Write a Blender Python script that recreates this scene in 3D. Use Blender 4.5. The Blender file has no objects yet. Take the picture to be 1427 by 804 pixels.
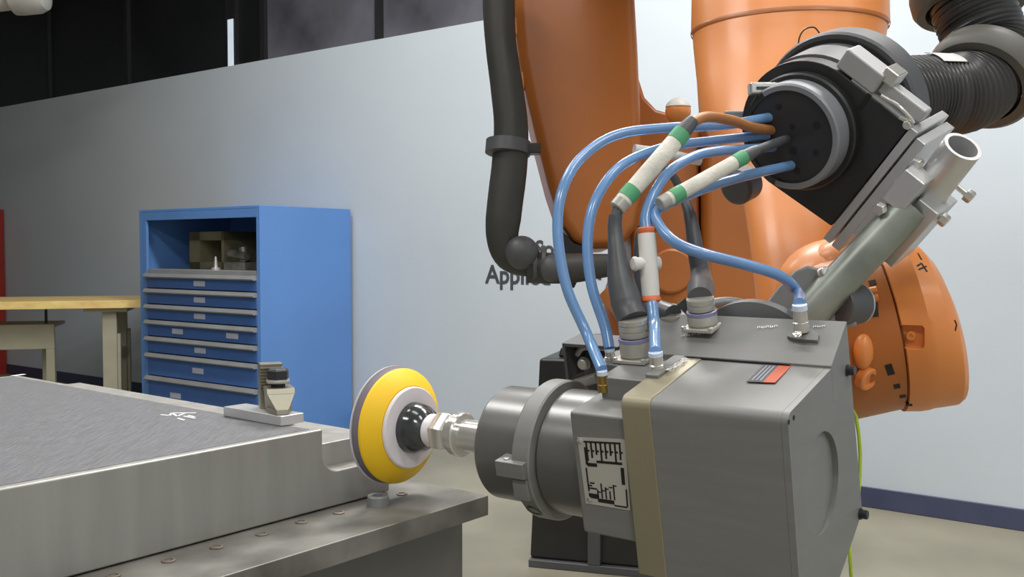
import bpy, bmesh, math, random
from mathutils import Vector, Matrix
V = Vector
random.seed(7)
SC = bpy.context.scene
COL = SC.collection

# ------------------------------------------------------------------ camera
CAM_H = 1.24
PITCH = math.radians(2.29)
FPX, CX, CY = 1350.0, 713.5, 402.0
cd = bpy.data.cameras.new('camera')
cd.sensor_width = 36.0
cd.lens = FPX / 1427.0 * 36.0
cd.clip_start = 0.02
cam = bpy.data.objects.new('camera', cd)
COL.objects.link(cam)
cam.location = (0, 0, CAM_H)
cam.rotation_euler = (math.pi/2 - PITCH, 0, 0)
SC.camera = cam

# ------------------------------------------------------------------ world, exposure
w = bpy.data.worlds.new('world'); SC.world = w; w.use_nodes = True
w.node_tree.nodes['Background'].inputs[0].default_value = (0.75, 0.85, 1.0, 1)
w.node_tree.nodes['Background'].inputs[1].default_value = 0.3
SC.view_settings.view_transform = 'Standard'
SC.view_settings.look = 'None'
SC.view_settings.exposure = 0.0
SC.view_settings.gamma = 1.0
SC.view_settings.use_curve_mapping = False

# ------------------------------------------------------------------ coordinates
FWD = V((0, math.cos(PITCH), -math.sin(PITCH)))
DWN = V((0, -math.sin(PITCH), -math.cos(PITCH)))
RGT = V((1, 0, 0))
CAM = V((0, 0, CAM_H))
def cv(x, y, z):                       # camera-space vector -> world
    return RGT*x + DWN*y + FWD*z
def ray(x, y):
    return cv((x-CX)/FPX, (y-CY)/FPX, 1.0)
def P(x, y, d):
    return CAM + ray(x, y)*d
def hit(x, y, p, n):                   # where the sight line meets a plane
    r = ray(x, y)
    return CAM + r*((p-CAM).dot(n)/r.dot(n))
def atz(x, y, z):
    return hit(x, y, V((0, 0, z)), V((0, 0, 1)))
UP = V((0, 0, 1))

# room frame: WU runs along the long wall to the left, WN points into the room
WU = V((-1.343, 1.0, 0)).normalized()
WN = V((-WU.y, WU.x, 0))
W0 = atz(1427, 740, 0)
W0.z = 0
def wallpt(x, y): return hit(x, y, W0, WN)

# ------------------------------------------------------------------ lights (unseen ceiling fluorescents, some added as fill)
def overhead_light(su, sn, power, lu=1.5, ln=0.5, z=4.3, col=(1.0, 0.985, 0.965)):
    ld = bpy.data.lights.new('fluorescent_and_fill_lamp', 'AREA')
    ld.shape = 'RECTANGLE'; ld.size = lu; ld.size_y = ln
    ld.energy = power; ld.color = col
    lo = bpy.data.objects.new('fluorescent_and_fill_lamp', ld); COL.objects.link(lo)
    p = W0 + WU*su + WN*sn; p.z = z
    lo.location = p
    lo.rotation_euler = (0, 0, math.atan2(WU.y, WU.x))
for su, sn, pw in ((-2.6, 2.0, 14), (-.6, 1.9, 76), (1.4, 1.8, 124), (3.9, 2.0, 44), (-2.6, 4.2, 40), (-.2, 4.2, 20), (2.0, 4.2, 52), (-2.8, 6.8, 84), (1.2, 7.0, 74)):  # the lamps behind the camera are added as fill
    overhead_light(su, sn, pw)

# ------------------------------------------------------------------ materials
def lin(c):
    out = []
    for v in c:
        v /= 255.0
        out.append(v/12.92 if v <= 0.04045 else ((v+0.055)/1.055)**2.4)
    return out
MATS = {}
def mat(name, rgb, rough=0.5, metal=0.0, var=0.08, scale=6.0, bump=0.0, bscale=60.0, stretch=None, emit=0.0, trans=0.0, coat=0.0, rvar=0.1, rgb2=None, alpha=1.0):
    m = bpy.data.materials.new(name); m.use_nodes = True
    nt = m.node_tree; N = nt.nodes; L = nt.links
    b = N['Principled BSDF']
    c = lin(rgb)
    tc = N.new('ShaderNodeTexCoord'); mp = N.new('ShaderNodeMapping')
    L.new(tc.outputs['Object'], mp.inputs[0])
    if stretch:
        mp.inputs['Rotation'].default_value = (0, 0, stretch[3] if len(stretch) > 3 else 0)
        mp.inputs['Scale'].default_value = stretch[:3]
    nz = N.new('ShaderNodeTexNoise'); nz.inputs['Scale'].default_value = scale; nz.inputs['Detail'].default_value = 6
    L.new(mp.outputs[0], nz.inputs['Vector'])
    rp = N.new('ShaderNodeValToRGB')
    lo = [max(0, x*(1-var*2)) for x in c]
    hi = [min(1, x*(1+var*2)) for x in c] if rgb2 is None else lin(rgb2)
    rp.color_ramp.elements[0].position = 0.3; rp.color_ramp.elements[0].color = lo+[1]
    rp.color_ramp.elements[1].position = 0.7; rp.color_ramp.elements[1].color = hi+[1]
    L.new(nz.outputs['Fac'], rp.inputs[0]); L.new(rp.outputs[0], b.inputs['Base Color'])
    mr = N.new('ShaderNodeMapRange')
    mr.inputs['To Min'].default_value = max(0.02, rough-rvar); mr.inputs['To Max'].default_value = min(1, rough+rvar)
    L.new(nz.outputs['Fac'], mr.inputs['Value']); L.new(mr.outputs[0], b.inputs['Roughness'])
    b.inputs['Metallic'].default_value = metal
    b.inputs['Coat Weight'].default_value = coat
    b.inputs['Coat Roughness'].default_value = 0.15
    b.inputs['Transmission Weight'].default_value = trans
    if bump:
        n2 = N.new('ShaderNodeTexNoise'); n2.inputs['Scale'].default_value = bscale; n2.inputs['Detail'].default_value = 4
        L.new(mp.outputs[0], n2.inputs['Vector'])
        bp = N.new('ShaderNodeBump'); bp.inputs['Strength'].default_value = bump; bp.inputs['Distance'].default_value = 0.002
        L.new(n2.outputs['Fac'], bp.inputs['Height']); L.new(bp.outputs[0], b.inputs['Normal'])
    if emit:
        b.inputs['Emission Color'].default_value = c+[1]; b.inputs['Emission Strength'].default_value = emit
    MATS[name] = m
    return m
ANG = math.atan2(0.779, 0.627)         # direction of the workpiece's long edge
M_wall = mat('wall_paint', (198, 207, 214), 0.75, var=0.015, scale=1.2, bump=0.15, bscale=90)
M_ceil = mat('ceiling_paint', (150, 150, 148), 0.9, var=0.03)
M_floor = mat('concrete_floor', (142, 137, 120), 0.45, var=0.1, scale=1.6, bump=0.2, bscale=25)
M_base = mat('baseboard_vinyl', (66, 72, 98), 0.5, var=0.05)
M_dark = mat('dark_panel', (24, 26, 28), 0.35, var=0.25, scale=1.5)
M_glass = mat('dark_window_glass', (40, 42, 48), 0.08, var=0.3, scale=1.1, rvar=0.05)
M_glass2 = mat('window_glass_with_reflection', (92, 92, 100), 0.2, var=0.3, scale=1.4, rvar=0.05)  # lighter base colour paints in the reflections of the right panes
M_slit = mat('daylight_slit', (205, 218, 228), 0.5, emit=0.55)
M_frame = mat('window_frame_dark', (30, 30, 31), 0.5)
M_blue = mat('blue_powder_coat_lit', (96, 142, 206), 0.42, var=0.03, scale=2, bump=0.08, bscale=220)  # lightened in colour for lamplight on the cabinet side
M_blue2 = mat('blue_powder_coat_shaded', (70, 110, 178), 0.42, var=0.04, scale=2)  # same blue, darker copy for the less lit front
M_handle = mat('grey_drawer_pull', (142, 144, 144), 0.5, var=0.05)
M_card = mat('label_card', (196, 204, 222), 0.6, var=0.03)
M_olive = mat('olive_cardboard', (120, 116, 90), 0.8, var=0.1)
M_parts = mat('dull_steel_parts', (140, 138, 128), 0.5, 0.6, var=0.2, scale=12)
M_wood = mat('maple_worktop', (255, 214, 138), 0.45, var=0.08, scale=3, stretch=(1, 14, 8, 0.35), bump=0.05)
M_beige = mat('beige_steel', (172, 168, 146), 0.5, var=0.04)
M_red = mat('red_steel', (150, 42, 30), 0.45, var=0.05)
M_brass = mat('brass', (172, 140, 72), 0.35, 0.85, var=0.12)
M_alu = mat('brushed_aluminium', (168, 167, 161), 0.42, 0.55, var=0.04, scale=9, stretch=(5, 5, .5), bump=0.08, bscale=30, rvar=0.1)
M_alutop = mat('sanded_aluminium', (116, 116, 119), 0.5, 0.5, var=0.08, scale=9, stretch=(48, 5, 10, ANG), bump=0.3, bscale=12, rvar=0.1)
M_table = mat('worn_steel_table', (120, 118, 112), 0.45, 0.4, var=0.22, scale=14, bump=0.15, bscale=40, rvar=0.15)
M_tabled = mat('painted_steel_body', (104, 104, 100), 0.5, 0.3, var=0.06)
M_chalk = mat('white_chalk', (235, 235, 232), 0.9, var=0.02)
M_hole = mat('dark_bore', (22, 20, 20), 0.6)
M_clamp = mat('nickel_steel', (150, 146, 130), 0.38, 0.7, var=0.1)
M_insert = mat('rusty_insert', (124, 114, 104), 0.5, 0.5, var=0.2)
M_boltd = mat('black_oxide', (70, 70, 72), 0.4, 0.7, var=0.1)
M_gun = mat('grey_anodised', (126, 126, 123), 0.50, 0.15, var=0.03, scale=3, stretch=(3, 3, 30), bump=0.04, rvar=0.06)
M_motor = mat('turned_grey_steel', (124, 124, 122), 0.33, 0.6, var=0.06, scale=4, rvar=0.06)
M_band = mat('beige_band', (146, 138, 114), 0.42, 0.2, var=0.04)
M_plate = mat('nameplate_silver', (200, 196, 188), 0.45, 0.3, var=0.03)
M_ink = mat('black_ink', (28, 26, 24), 0.6)
M_white = mat('white_plastic', (222, 220, 214), 0.5, var=0.03)
M_mark = mat('white_print', (232, 232, 226), 0.6, var=0.02)
M_greyprint = mat('grey_print', (150, 152, 160), 0.6, var=0.02)
M_latch = mat('latch_zinc', (178, 178, 178), 0.42, 0.35, var=0.04)
M_orangelab = mat('orange_label', (198, 98, 70), 0.5, var=0.02)
M_greylab = mat('grey_label', (84, 84, 90), 0.5, var=0.02)
M_chrome = mat('polished_steel', (214, 212, 206), 0.22, 0.7, var=0.05, rvar=0.05)
M_nick = mat('satin_connector', (186, 182, 173), 0.36, 0.35, var=0.08)
M_violet = mat('violet_ring', (150, 148, 186), 0.4, 0.4, var=0.03)
M_boot = mat('grey_rubber_boot', (84, 85, 88), 0.42, var=0.08, scale=14)
M_sleeve = mat('white_braid_sleeve', (224, 220, 208), 0.75, var=0.08, scale=40, bump=0.35, bscale=300)
M_green = mat('green_tape', (86, 164, 116), 0.55, var=0.05)
M_clear = mat('clear_shrink', (170, 168, 160), 0.3, var=0.05)
M_tan = mat('tan_cable', (176, 118, 70), 0.45, var=0.06)
M_hose = mat('blue_air_tube', (124, 167, 218), 0.22, var=0.05, scale=10, trans=0.25, coat=0.3)
M_orring = mat('orange_release_ring', (224, 116, 66), 0.45, var=0.03)
M_ltring = mat('pale_blue_ring', (214, 226, 244), 0.4, var=0.02)
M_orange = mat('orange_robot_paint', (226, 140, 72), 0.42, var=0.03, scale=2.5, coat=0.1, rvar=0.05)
M_orangeShade = mat('orange_robot_paint_shaded', (172, 100, 40), 0.42, var=0.04, scale=3, coat=0.1)  # same robot paint, darker copy for the parts in shade
M_seam = mat('dark_orange_seam', (112, 58, 22), 0.5)
M_black = mat('black_steel', (38, 38, 38), 0.4, var=0.1)
M_blackp = mat('black_anodised', (40, 40, 41), 0.38, var=0.1, scale=4)
M_rub = mat('black_rubber_hose', (58, 58, 55), 0.5, var=0.08)
M_rubg = mat('grey_rubber_ring', (98, 96, 90), 0.5, var=0.07, scale=8)
M_corr = mat('corrugated_black', (62, 61, 62), 0.32, var=0.06, coat=0.2)
M_dgrey = mat('dark_grey_plastic', (80, 81, 83), 0.45, var=0.06)
M_ringg = mat('grey_clamp_ring', (132, 134, 138), 0.45, 0.2, var=0.04)
M_galv = mat('galvanised_pipe', (150, 155, 147), 0.42, 0.5, var=0.14, scale=14)
M_alub = mat('machined_aluminium', (206, 206, 206), 0.34, 0.6, var=0.05)
M_flange = mat('grey_flange', (134, 136, 136), 0.45, 0.3, var=0.06)
M_yellow = mat('yellow_foam', (250, 200, 26), 0.6, var=0.04, scale=5)
M_foam = mat('grey_foam', (112, 106, 112), 0.8, var=0.04)
M_abr = mat('pale_abrasive', (206, 200, 206), 0.85, var=0.05)
M_wash = mat('white_washer', (226, 220, 224), 0.4, var=0.02)
M_hub = mat('black_hub', (52, 54, 56), 0.16, var=0.1, coat=0.5)
M_wire = mat('yellow_green_wire', (180, 206, 60), 0.5, var=0.08)
M_sand = mat('wall_letter_paint', (70, 72, 76), 0.7, var=0.05)
M_duct = mat('pale_duct_metal', (190, 188, 180), 0.6, 0.05, var=0.08)

# ------------------------------------------------------------------ mesh builder
ORG = {}
def spline(pts, n):
    pts = [V(p) for p in pts]
    if len(pts) == 2:
        return [pts[0].lerp(pts[1], i/n) for i in range(n+1)]
    ext = [pts[0]*2-pts[1]] + pts + [pts[-1]*2-pts[-2]]
    # centripetal-ish Catmull-Rom, evenly resampled
    dense = []
    for i in range(1, len(ext)-2):
        p0, p1, p2, p3 = ext[i-1:i+3]
        for k in range(24):
            t = k/24
            dense.append(0.5*((2*p1)+(p2-p0)*t+(2*p0-5*p1+4*p2-p3)*t*t+(3*p1-p0-3*p2+p3)*t**3))
    dense.append(pts[-1])
    L = [0]
    for a, b in zip(dense, dense[1:]): L.append(L[-1]+(b-a).length)
    out = []; j = 0
    for i in range(n+1):
        s = L[-1]*i/n
        while j < len(L)-2 and L[j+1] < s: j += 1
        seg = L[j+1]-L[j]
        out.append(dense[j].lerp(dense[j+1], (s-L[j])/seg if seg > 0 else 0))
    return out
def basis(z, hint=None):
    z = V(z).normalized()
    h = V(hint) if hint is not None else (V((0, 0, 1)) if abs(z.z) < 0.9 else V((1, 0, 0)))
    x = (h - z*h.dot(z)).normalized()
    return x, z.cross(x), z
class MB:
    def __init__(s): s.bm = bmesh.new()
    def face(s, vs):
        try: return s.bm.faces.new(vs)
        except ValueError: return None
    def rings(s, rr, cap=True, closed=True):
        vr = []
        for r in rr:
            vr.append([s.bm.verts.new(p) for p in r])
        for a, b in zip(vr, vr[1:]):
            n = max(len(a), len(b))
            if len(a) == 1 and len(b) == 1: continue
            for i in range(n if closed else n-1):
                j = (i+1) % n
                if len(a) == 1: s.face((a[0], b[j], b[i]))
                elif len(b) == 1: s.face((a[i], a[j], b[0]))
                else: s.face((a[i], a[j], b[j], b[i]))
        if cap:
            if len(vr[0]) > 2: s.face(vr[0][::-1])
            if len(vr[-1]) > 2: s.face(vr[-1])
        return s
    def lathe(s, o, axis, prof, n=40, hint=None, cap=True, a0=0, a1=None):
        x, y, z = basis(axis, hint); o = V(o)
        rr = []
        for t, r in prof:
            if r <= 1e-6: rr.append([o+z*t]); continue
            if a1 is None:
                rr.append([o+z*t+(x*math.cos(2*math.pi*i/n)+y*math.sin(2*math.pi*i/n))*r for i in range(n)])
            else:
                rr.append([o+z*t+(x*math.cos(a0+(a1-a0)*i/n)+y*math.sin(a0+(a1-a0)*i/n))*r for i in range(n+1)])
        return s.rings(rr, cap, a1 is None)
    def cyl(s, p0, p1, r, r1=None, n=28, hint=None):
        p0 = V(p0); p1 = V(p1)
        return s.lathe(p0, p1-p0, [(0, r), ((p1-p0).length, r if r1 is None else r1)], n, hint)
    def pipe(s, p0, p1, r, ri, n=36):
        p0 = V(p0); p1 = V(p1); L = (p1-p0).length
        x, y, z = basis(p1-p0)
        mk = lambda t, q: [p0+z*t+(x*math.cos(2*math.pi*i/n)+y*math.sin(2*math.pi*i/n))*q for i in range(n)]
        rr = [mk(0, ri), mk(0, r), mk(L, r), mk(L, ri), mk(0, ri)]
        return s.rings(rr, False)
    def tube(s, pts, r, n=12, seg=60, cap=True, mod=None):
        q = spline(pts, seg)
        x = None; rr = []
        for i, p in enumerate(q):
            t = (q[min(i+1, len(q)-1)]-q[max(i-1, 0)]).normalized()
            if x is None: x = basis(t)[0]
            x = (x-t*x.dot(t)).normalized(); y = t.cross(x)
            f = i/seg
            if isinstance(r, (list, tuple)):
                k = f*(len(r)-1); j = min(int(k), len(r)-2); R = r[j]+(r[j+1]-r[j])*(k-j)
            else: R = r
            if mod: R *= mod(f)
            rr.append([p+(x*math.cos(2*math.pi*k/n)+y*math.sin(2*math.pi*k/n))*R for k in range(n)])
        return s.rings(rr, cap)
    def hexa(s, c, bot=None):            # eight corners: four low, four high
        vs = [s.bm.verts.new(p) for p in c]
        for f in ((3, 2, 1, 0), (4, 5, 6, 7), (0, 1, 5, 4), (1, 2, 6, 5), (2, 3, 7, 6), (3, 0, 4, 7)):
            s.face([vs[i] for i in f])
        return s
    def box(s, o, ex, ey, ez, x0, x1, y0, y1, z0, z1):
        o = V(o); q = lambda a, b, c: o+ex*a+ey*b+ez*c
        return s.hexa([q(x0, y0, z0), q(x1, y0, z0), q(x1, y1, z0), q(x0, y1, z0), q(x0, y0, z1), q(x1, y0, z1), q(x1, y1, z1), q(x0, y1, z1)])
    def prism(s, poly, o, ex, ey, ez, z0, z1):
        o = V(o)
        return s.rings([[o+ex*a+ey*b+ez*z for a, b in poly] for z in (z0, z1)])
    def sphere(s, c, r, n=24, m=14, ex=V((1, 0, 0)), ey=V((0, 1, 0)), ez=V((0, 0, 1)), sc=(1, 1, 1), v0=0, v1=math.pi):
        c = V(c); rr = []
        for i in range(m+1):
            a = v0+(v1-v0)*i/m
            if math.sin(a) < 1e-4: rr.append([c+ez*math.cos(a)*r*sc[2]]); continue
            rr.append([c+(ex*math.cos(2*math.pi*k/n)*sc[0]+ey*math.sin(2*math.pi*k/n)*sc[1])*r*math.sin(a)+ez*math.cos(a)*r*sc[2] for k in range(n)])
        return s.rings(rr)
    def torus(s, c, axis, R, r, n=40, m=12, sx=1.0):
        x, y, z = basis(axis); c = V(c); rr = []
        for i in range(m+1):
            a = 2*math.pi*i/m
            rr.append([c+z*math.sin(a)*r*sx+(x*math.cos(2*math.pi*k/n)+y*math.sin(2*math.pi*k/n))*(R+r*math.cos(a)) for k in range(n)])
        return s.rings(rr, False)
    def slab_holes(s, outline, holes, o, ex, ey, ez, th):
        o = V(o); loops = []
        b = bmesh.new()
        ed = []
        for lp in [outline]+holes:
            vs = [b.verts.new((x, y, 0)) for x, y in lp]
            ed += [b.edges.new((vs[i], vs[(i+1) % len(vs)])) for i in range(len(vs))]
        r = bmesh.ops.triangle_fill(b, edges=ed, use_beauty=True)
        ex_ = bmesh.ops.extrude_face_region(b, geom=b.faces[:])
        for v in [g for g in ex_['geom'] if isinstance(g, bmesh.types.BMVert)]: v.co.z += th
        mp = {v: s.bm.verts.new(o+ex*v.co.x+ey*v.co.y+ez*v.co.z) for v in b.verts}
        for f in b.faces: s.face([mp[v] for v in f.verts])
        b.free()
        return s
    def text(s, txt, o, ex, ey, size, depth=0.0005, align='LEFT', sx=1.0, bold=0.0):
        cu = bpy.data.curves.new('letters', 'FONT'); cu.body = txt; cu.size = size; cu.extrude = depth
        cu.align_x = align; cu.offset = bold; cu.resolution_u = 3
        ob = bpy.data.objects.new('letters', cu); COL.objects.link(ob)
        dg = bpy.context.evaluated_depsgraph_get(); dg.update()
        me = bpy.data.meshes.new_from_object(ob.evaluated_get(dg))
        ez = ex.cross(ey); o = V(o)
        vs = [s.bm.verts.new(o+ex*v.co.x*sx+ey*v.co.y+ez*v.co.z) for v in me.vertices]
        for f in me.polygons: s.face([vs[i] for i in f.vertices])
        bpy.data.objects.remove(ob); bpy.data.curves.remove(cu); bpy.data.meshes.remove(me)
        return s
    def build(s, name, m, parent=None, bevel=0.0, seg=2, ang=35, fixn=True):
        bm = s.bm
        if fixn: bmesh.ops.recalc_face_normals(bm, faces=bm.faces)
        if parent is not None: org = ORG[parent]
        else:
            cs = [v.co for v in bm.verts]
            org = V(((min(c.x for c in cs)+max(c.x for c in cs))/2, (min(c.y for c in cs)+max(c.y for c in cs))/2, min(c.z for c in cs)))
        for v in bm.verts: v.co -= org
        me = bpy.data.meshes.new(name); bm.to_mesh(me); bm.free()
        for p in me.polygons: p.use_smooth = True
        me.set_sharp_from_angle(angle=math.radians(ang))
        ob = bpy.data.objects.new(name, me); COL.objects.link(ob)
        me.materials.append(m)
        if parent is not None: ob.parent = parent
        else: ob.location = org
        ORG[ob] = org
        if bevel:
            bv = ob.modifiers.new('bevel', 'BEVEL'); bv.width = bevel; bv.segments = seg; bv.limit_method = 'ANGLE'; bv.angle_limit = math.radians(38)
            bv.harden_normals = True
        return ob
def thing(name, label, cat, loc, group=None):
    o = bpy.data.objects.new(name, None); COL.objects.link(o)
    o.empty_display_size = 0.05; o.location = V(loc); ORG[o] = V(loc)
    return tag(o, label, cat, group)
def tag(o, label, cat, group=None):
    o['label'] = label; o['category'] = cat
    if group: o['group'] = group
    return o
def struct(o): o['kind'] = 'structure'; return o
from mathutils.bvhtree import BVHTree
def surf(o, x, y):
    me = o.data; off = ORG[o if o.parent is None else o.parent] if o not in ORG else ORG[o]
    t = BVHTree.FromPolygons([v.co+off for v in me.vertices], [tuple(p.vertices) for p in me.polygons])
    p, n, i, d = t.ray_cast(CAM, ray(x, y).normalized())
    if p is None: return P(x, y, 1.25), -FWD
    if n.dot(ray(x, y)) > 0: n = -n
    return p, n
def carve(o, cutter):
    """subtract the cutter's shape from a built mesh, leaving plain geometry"""
    bmesh.ops.recalc_face_normals(cutter.bm, faces=cutter.bm.faces)
    me = bpy.data.meshes.new('cutter'); cutter.bm.to_mesh(me); cutter.bm.free()
    c = bpy.data.objects.new('cutter', me); COL.objects.link(c)
    md = o.modifiers.new('cut', 'BOOLEAN'); md.operation = 'DIFFERENCE'; md.object = c; md.solver = 'EXACT'
    if o.parent is not None: c.location = ORG[o.parent] - ORG[o.parent] + o.parent.location
    dg = bpy.context.evaluated_depsgraph_get(); dg.update()
    new = bpy.data.meshes.new_from_object(o.evaluated_get(dg))
    o.modifiers.remove(md); o.data = new
    for p in new.polygons: p.use_smooth = True
    new.set_sharp_from_angle(angle=math.radians(28))
    bpy.data.objects.remove(c)
def stuff(o): o['kind'] = 'stuff'; return o
def plabel(o, t): o['label'] = t; return o

# ================================================================== THE SETTING
def RM(s, t, z): return W0 + WU*s + WN*t + UP*z        # room coordinates
S0, S1, T1, ZC, ZW = -4.0, 13.0, 9.0, 4.4, 2.655
struct(MB().box(RM(0, 0, 0), WU, WN, UP, S0-.2, S1+.2, -.3, T1+.2, -.1, 0).build('floor', M_floor))
struct(MB().box(RM(0, 0, 0), WU, WN, UP, S0-.2, S1+.2, -.3, T1+.2, ZC, ZC+.1).build('ceiling', M_ceil))
wb = struct(MB().box(RM(0, 0, 0), WU, WN, UP, S0-.2, S1+.2, -.18, 0, 0, ZW).build('wall_back', M_wall))
struct(MB().box(RM(0, 0, 0), WU, WN, UP, S1, S1+.15, 0, T1, 0, ZC).build('wall_left', M_wall))
struct(MB().box(RM(0, 0, 0), WU, WN, UP, S0-.15, S0, 0, T1, 0, ZC).build('wall_right', M_wall))
struct(MB().box(RM(0, 0, 0), WU, WN, UP, S0-.15, S1+.15, T1, T1+.15, 0, ZC).build('wall_front', M_ceil))
struct(MB().box(RM(0, 0, 0), WU, WN, UP, S0, S1, 0, .012, 0, .098).build('baseboard_back', M_base, bevel=.004))
# dark band of glazing above the long wall
def s_at(x, y=60): return (wallpt(x, y)-W0).dot(WU)
panes = [(S1, s_at(62), M_dark), (s_at(62), s_at(172), M_dark), (s_at(172), s_at(314), M_dark), (s_at(322), s_at(362), M_dark),
         (s_at(362), s_at(523), M_glass2), (s_at(523), s_at(690), M_glass2), (s_at(690), s_at(905), M_glass2), (s_at(905), S0, M_glass2)]
for i, (a, b, m) in enumerate(panes):
    lo, hi = min(a, b), max(a, b)
    r = thing('window_%d' % (i+1), 'dark glazed panel %d of the strip above the wall' % (i+1), 'window', RM((lo+hi)/2, -.05, ZW))
    del r['label'], r['category']; struct(r)
    MB().box(RM(0, 0, 0), WU, WN, UP, lo+.02, hi-.02, -.07, -.055, ZW, ZC).build('pane', m, r)
    f = MB()
    f.box(RM(0, 0, 0), WU, WN, UP, lo, lo+.025, -.09, -.02, ZW, ZC).box(RM(0, 0, 0), WU, WN, UP, hi-.025, hi, -.09, -.02, ZW, ZC)
    if m is M_glass2:
        f.box(RM(0, 0, 0), WU, WN, UP, lo, hi, -.09, -.03, 3.34, 3.38)
    f.build('window_frame', M_frame, r)
sl = struct(MB().box(RM(0, 0, 0), WU, WN, UP, s_at(322.5), s_at(315.5), -.05, -.012, ZW, ZW+.36).build('daylight_gap_glow', M_slit))  # emissive strip stands in for daylight through the gap between panes
struct(MB().box(RM(0, 0, 0), WU, WN, UP, s_at(322.5), s_at(315.5), -.05, -.02, ZW+.36, ZC).build('trim_2', M_frame))
# painted letters on the wall
def wall_text(txt, x, y, hpx, x2):
    p = wallpt(x, y); q = wallpt(x, y-hpx); cap = (q-p).length
    wd = (wallpt(x2, y)-p).length
    return p+WN*.001, cap
wl = thing('wall_lettering', 'dark painted letters on the pale wall behind the black hose elbow', 'lettering', wallpt(700, 394))
p, cap = wall_text('A', 677, 394, 25, 700)
MB().text('Applied', p, -WU, UP, cap/.7, .002, bold=.003).build('letters', M_sand, wl)
p = wallpt(746, 357)+WN*.001
MB().text('So', p, -WU, UP, cap/.7*.85, .002, bold=.003).build('letters', M_sand, wl)
p = wallpt(832, 389)+WN*.001
MB().text('r', p, -WU, UP, cap/.7, .002, bold=.003).build('letters', M_sand, wl)

# pale duct end hanging in the upper left corner
du = thing('ceiling_duct', 'pale rounded duct end hanging high in the upper left corner', 'duct', P(20, -8, 6.6))
a, b = P(-90, 6, 6.6), P(52, -8, 6.6)
MB().tube([a, P(-20, 0, 6.6), b], .085, 24, 20).build('duct_pipe', M_duct, du)
ax = (b-a).normalized()
MB().lathe(b-ax*.17, ax, [(0, .09), (.01, .125), (.06, .13), (.17, .13), (.22, .11), (.235, .07), (.24, 0)], 32).build('end_collar', M_duct, du)
MB().tube([P(40, -16, 6.6), P(110, -30, 6.6)], .03, 16, 6).build('hanger_rod', M_duct, du)

# ================================================================== BLUE DRAWER CABINET
CB = wallpt(495, 598); CB.z = 0
CB = CB + WN*.03
s_c = (CB-W0).dot(WU); t_c = .03
CW, CDp, CH = 1.318, .78, 1.52
cab = thing('drawer_cabinet', 'tall blue steel drawer cabinet with open top compartment against the wall', 'cabinet', CB)
def C(s, t, z): return CB + WU*s + WN*t + UP*z
def cbx(mb, s0, s1, t0, t1, z0, z1): return mb.box(CB, WU, WN, UP, s0, s1, t0, t1, z0, z1)
ZS = 1.105
m = MB()
cbx(m, 0, .02, 0, CDp, 0, CH); cbx(m, CW-.02, CW, 0, CDp, 0, CH)
cbx(m, .02, CW-.02, 0, .02, 0, CH-.02); cbx(m, .02, CW-.02, 0, CDp, CH-.02, CH)
cbx(m, .02, CW-.02, .02, CDp-.06, 0, .06)
m.build('body', M_blue, cab, bevel=.004)
m = MB(); cbx(m, .02, CW-.02, CDp-.02, CDp, CH-.075, CH-.02); cbx(m, .02, .035, CDp-.02, CDp, 0, CH-.075); cbx(m, CW-.085, CW-.02, CDp-.02, CDp, 0, CH-.075)
m.build('front_frame', M_blue, cab, bevel=.002)
m = MB(); cbx(m, .02, CW-.02, .02, CDp-.005, ZS-.03, ZS); m.build('shelf', M_handle, cab, bevel=.003)
zs = [1.063, .956, .845, .736, .620, .5044, .343, .12]
lab = [[.52], [.52], [.52], [.26, .71], [.52], [.54], [.98]]
for k in range(7):
    z1, z0 = zs[k]+.013, zs[k+1]+.02
    m = MB(); cbx(m, .036, CW-.086, CDp-.6, CDp+.002, z0, z1-.03)
    d = m.build('drawer', M_blue2, cab, bevel=.002)
    m = MB()
    m.prism([(CDp-.01, z1-.03), (CDp+.028, z1-.03), (CDp+.034, z1-.022), (CDp+.02, z1), (CDp-.01, z1)], CB, WN, UP, WU, .036, CW-.08)
    m.build('drawer_pull', M_handle, d)
    for f in lab[k]:
        sc = CW*f-.06 if k != 6 else CW*.69
        zc = (z0+z1-.03)/2+.004 if k < 6 else z0+.10
        m = MB(); cbx(m, sc-.06, sc+.06, CDp+.002, CDp+.005, zc-.018, zc+.018)
        m.build('label_card', M_card, d)
# things in the open compartment
g = 'things stored in the open top of the blue cabinet'
bx = thing('storage_box', 'olive open-fronted box on the cabinet shelf, left end', 'box', C(.92, .45, ZS), g)
m = MB(); cbx(m, .60, .63, .3, .6, ZS, ZS+.26); cbx(m, .87, .99, .3, .6, ZS, ZS+.26); cbx(m, .60, .99, .3, .6, ZS+.2, ZS+.26); cbx(m, .6, .99, .3, .6, ZS, ZS+.05); cbx(m, .6, .99, .3, .32, ZS, ZS+.26)
m.build('shell', M_olive, bx)
def metal_part(s, t, L, h, lab_):
    o = thing('machined_part', lab_, 'metal part', C(s, t, ZS), g)
    m = MB(); cbx(m, s-L/2, s+L/2, t-.06, t+.06, ZS, ZS+h*.35); m.build('base', M_parts, o, bevel=.004)
    m = MB(); m.cyl(C(s-L*.2, t, ZS+h*.35), C(s-L*.1, t, ZS+h), .035, .028, 16); m.build('boss', M_parts, o)
    m = MB(); m.cyl(C(s-L*.4, t+.02, ZS+h*.6), C(s+L*.4, t+.02, ZS+h*.75), .028, None, 14); m.build('cross_tube', M_parts, o)
metal_part(.42, .6, .22, .15, 'dull metal part lying in the middle of the cabinet shelf')
metal_part(.16, .55, .2, .18, 'dull metal part at the right end of the cabinet shelf')
metal_part(.28, .35, .25, .22, 'taller dull metal part at the back of the cabinet shelf')
pg = thing('metal_pin', 'small upright pale pin at the front of the cabinet shelf', 'pin', C(.53, .72, ZS), g)
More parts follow.
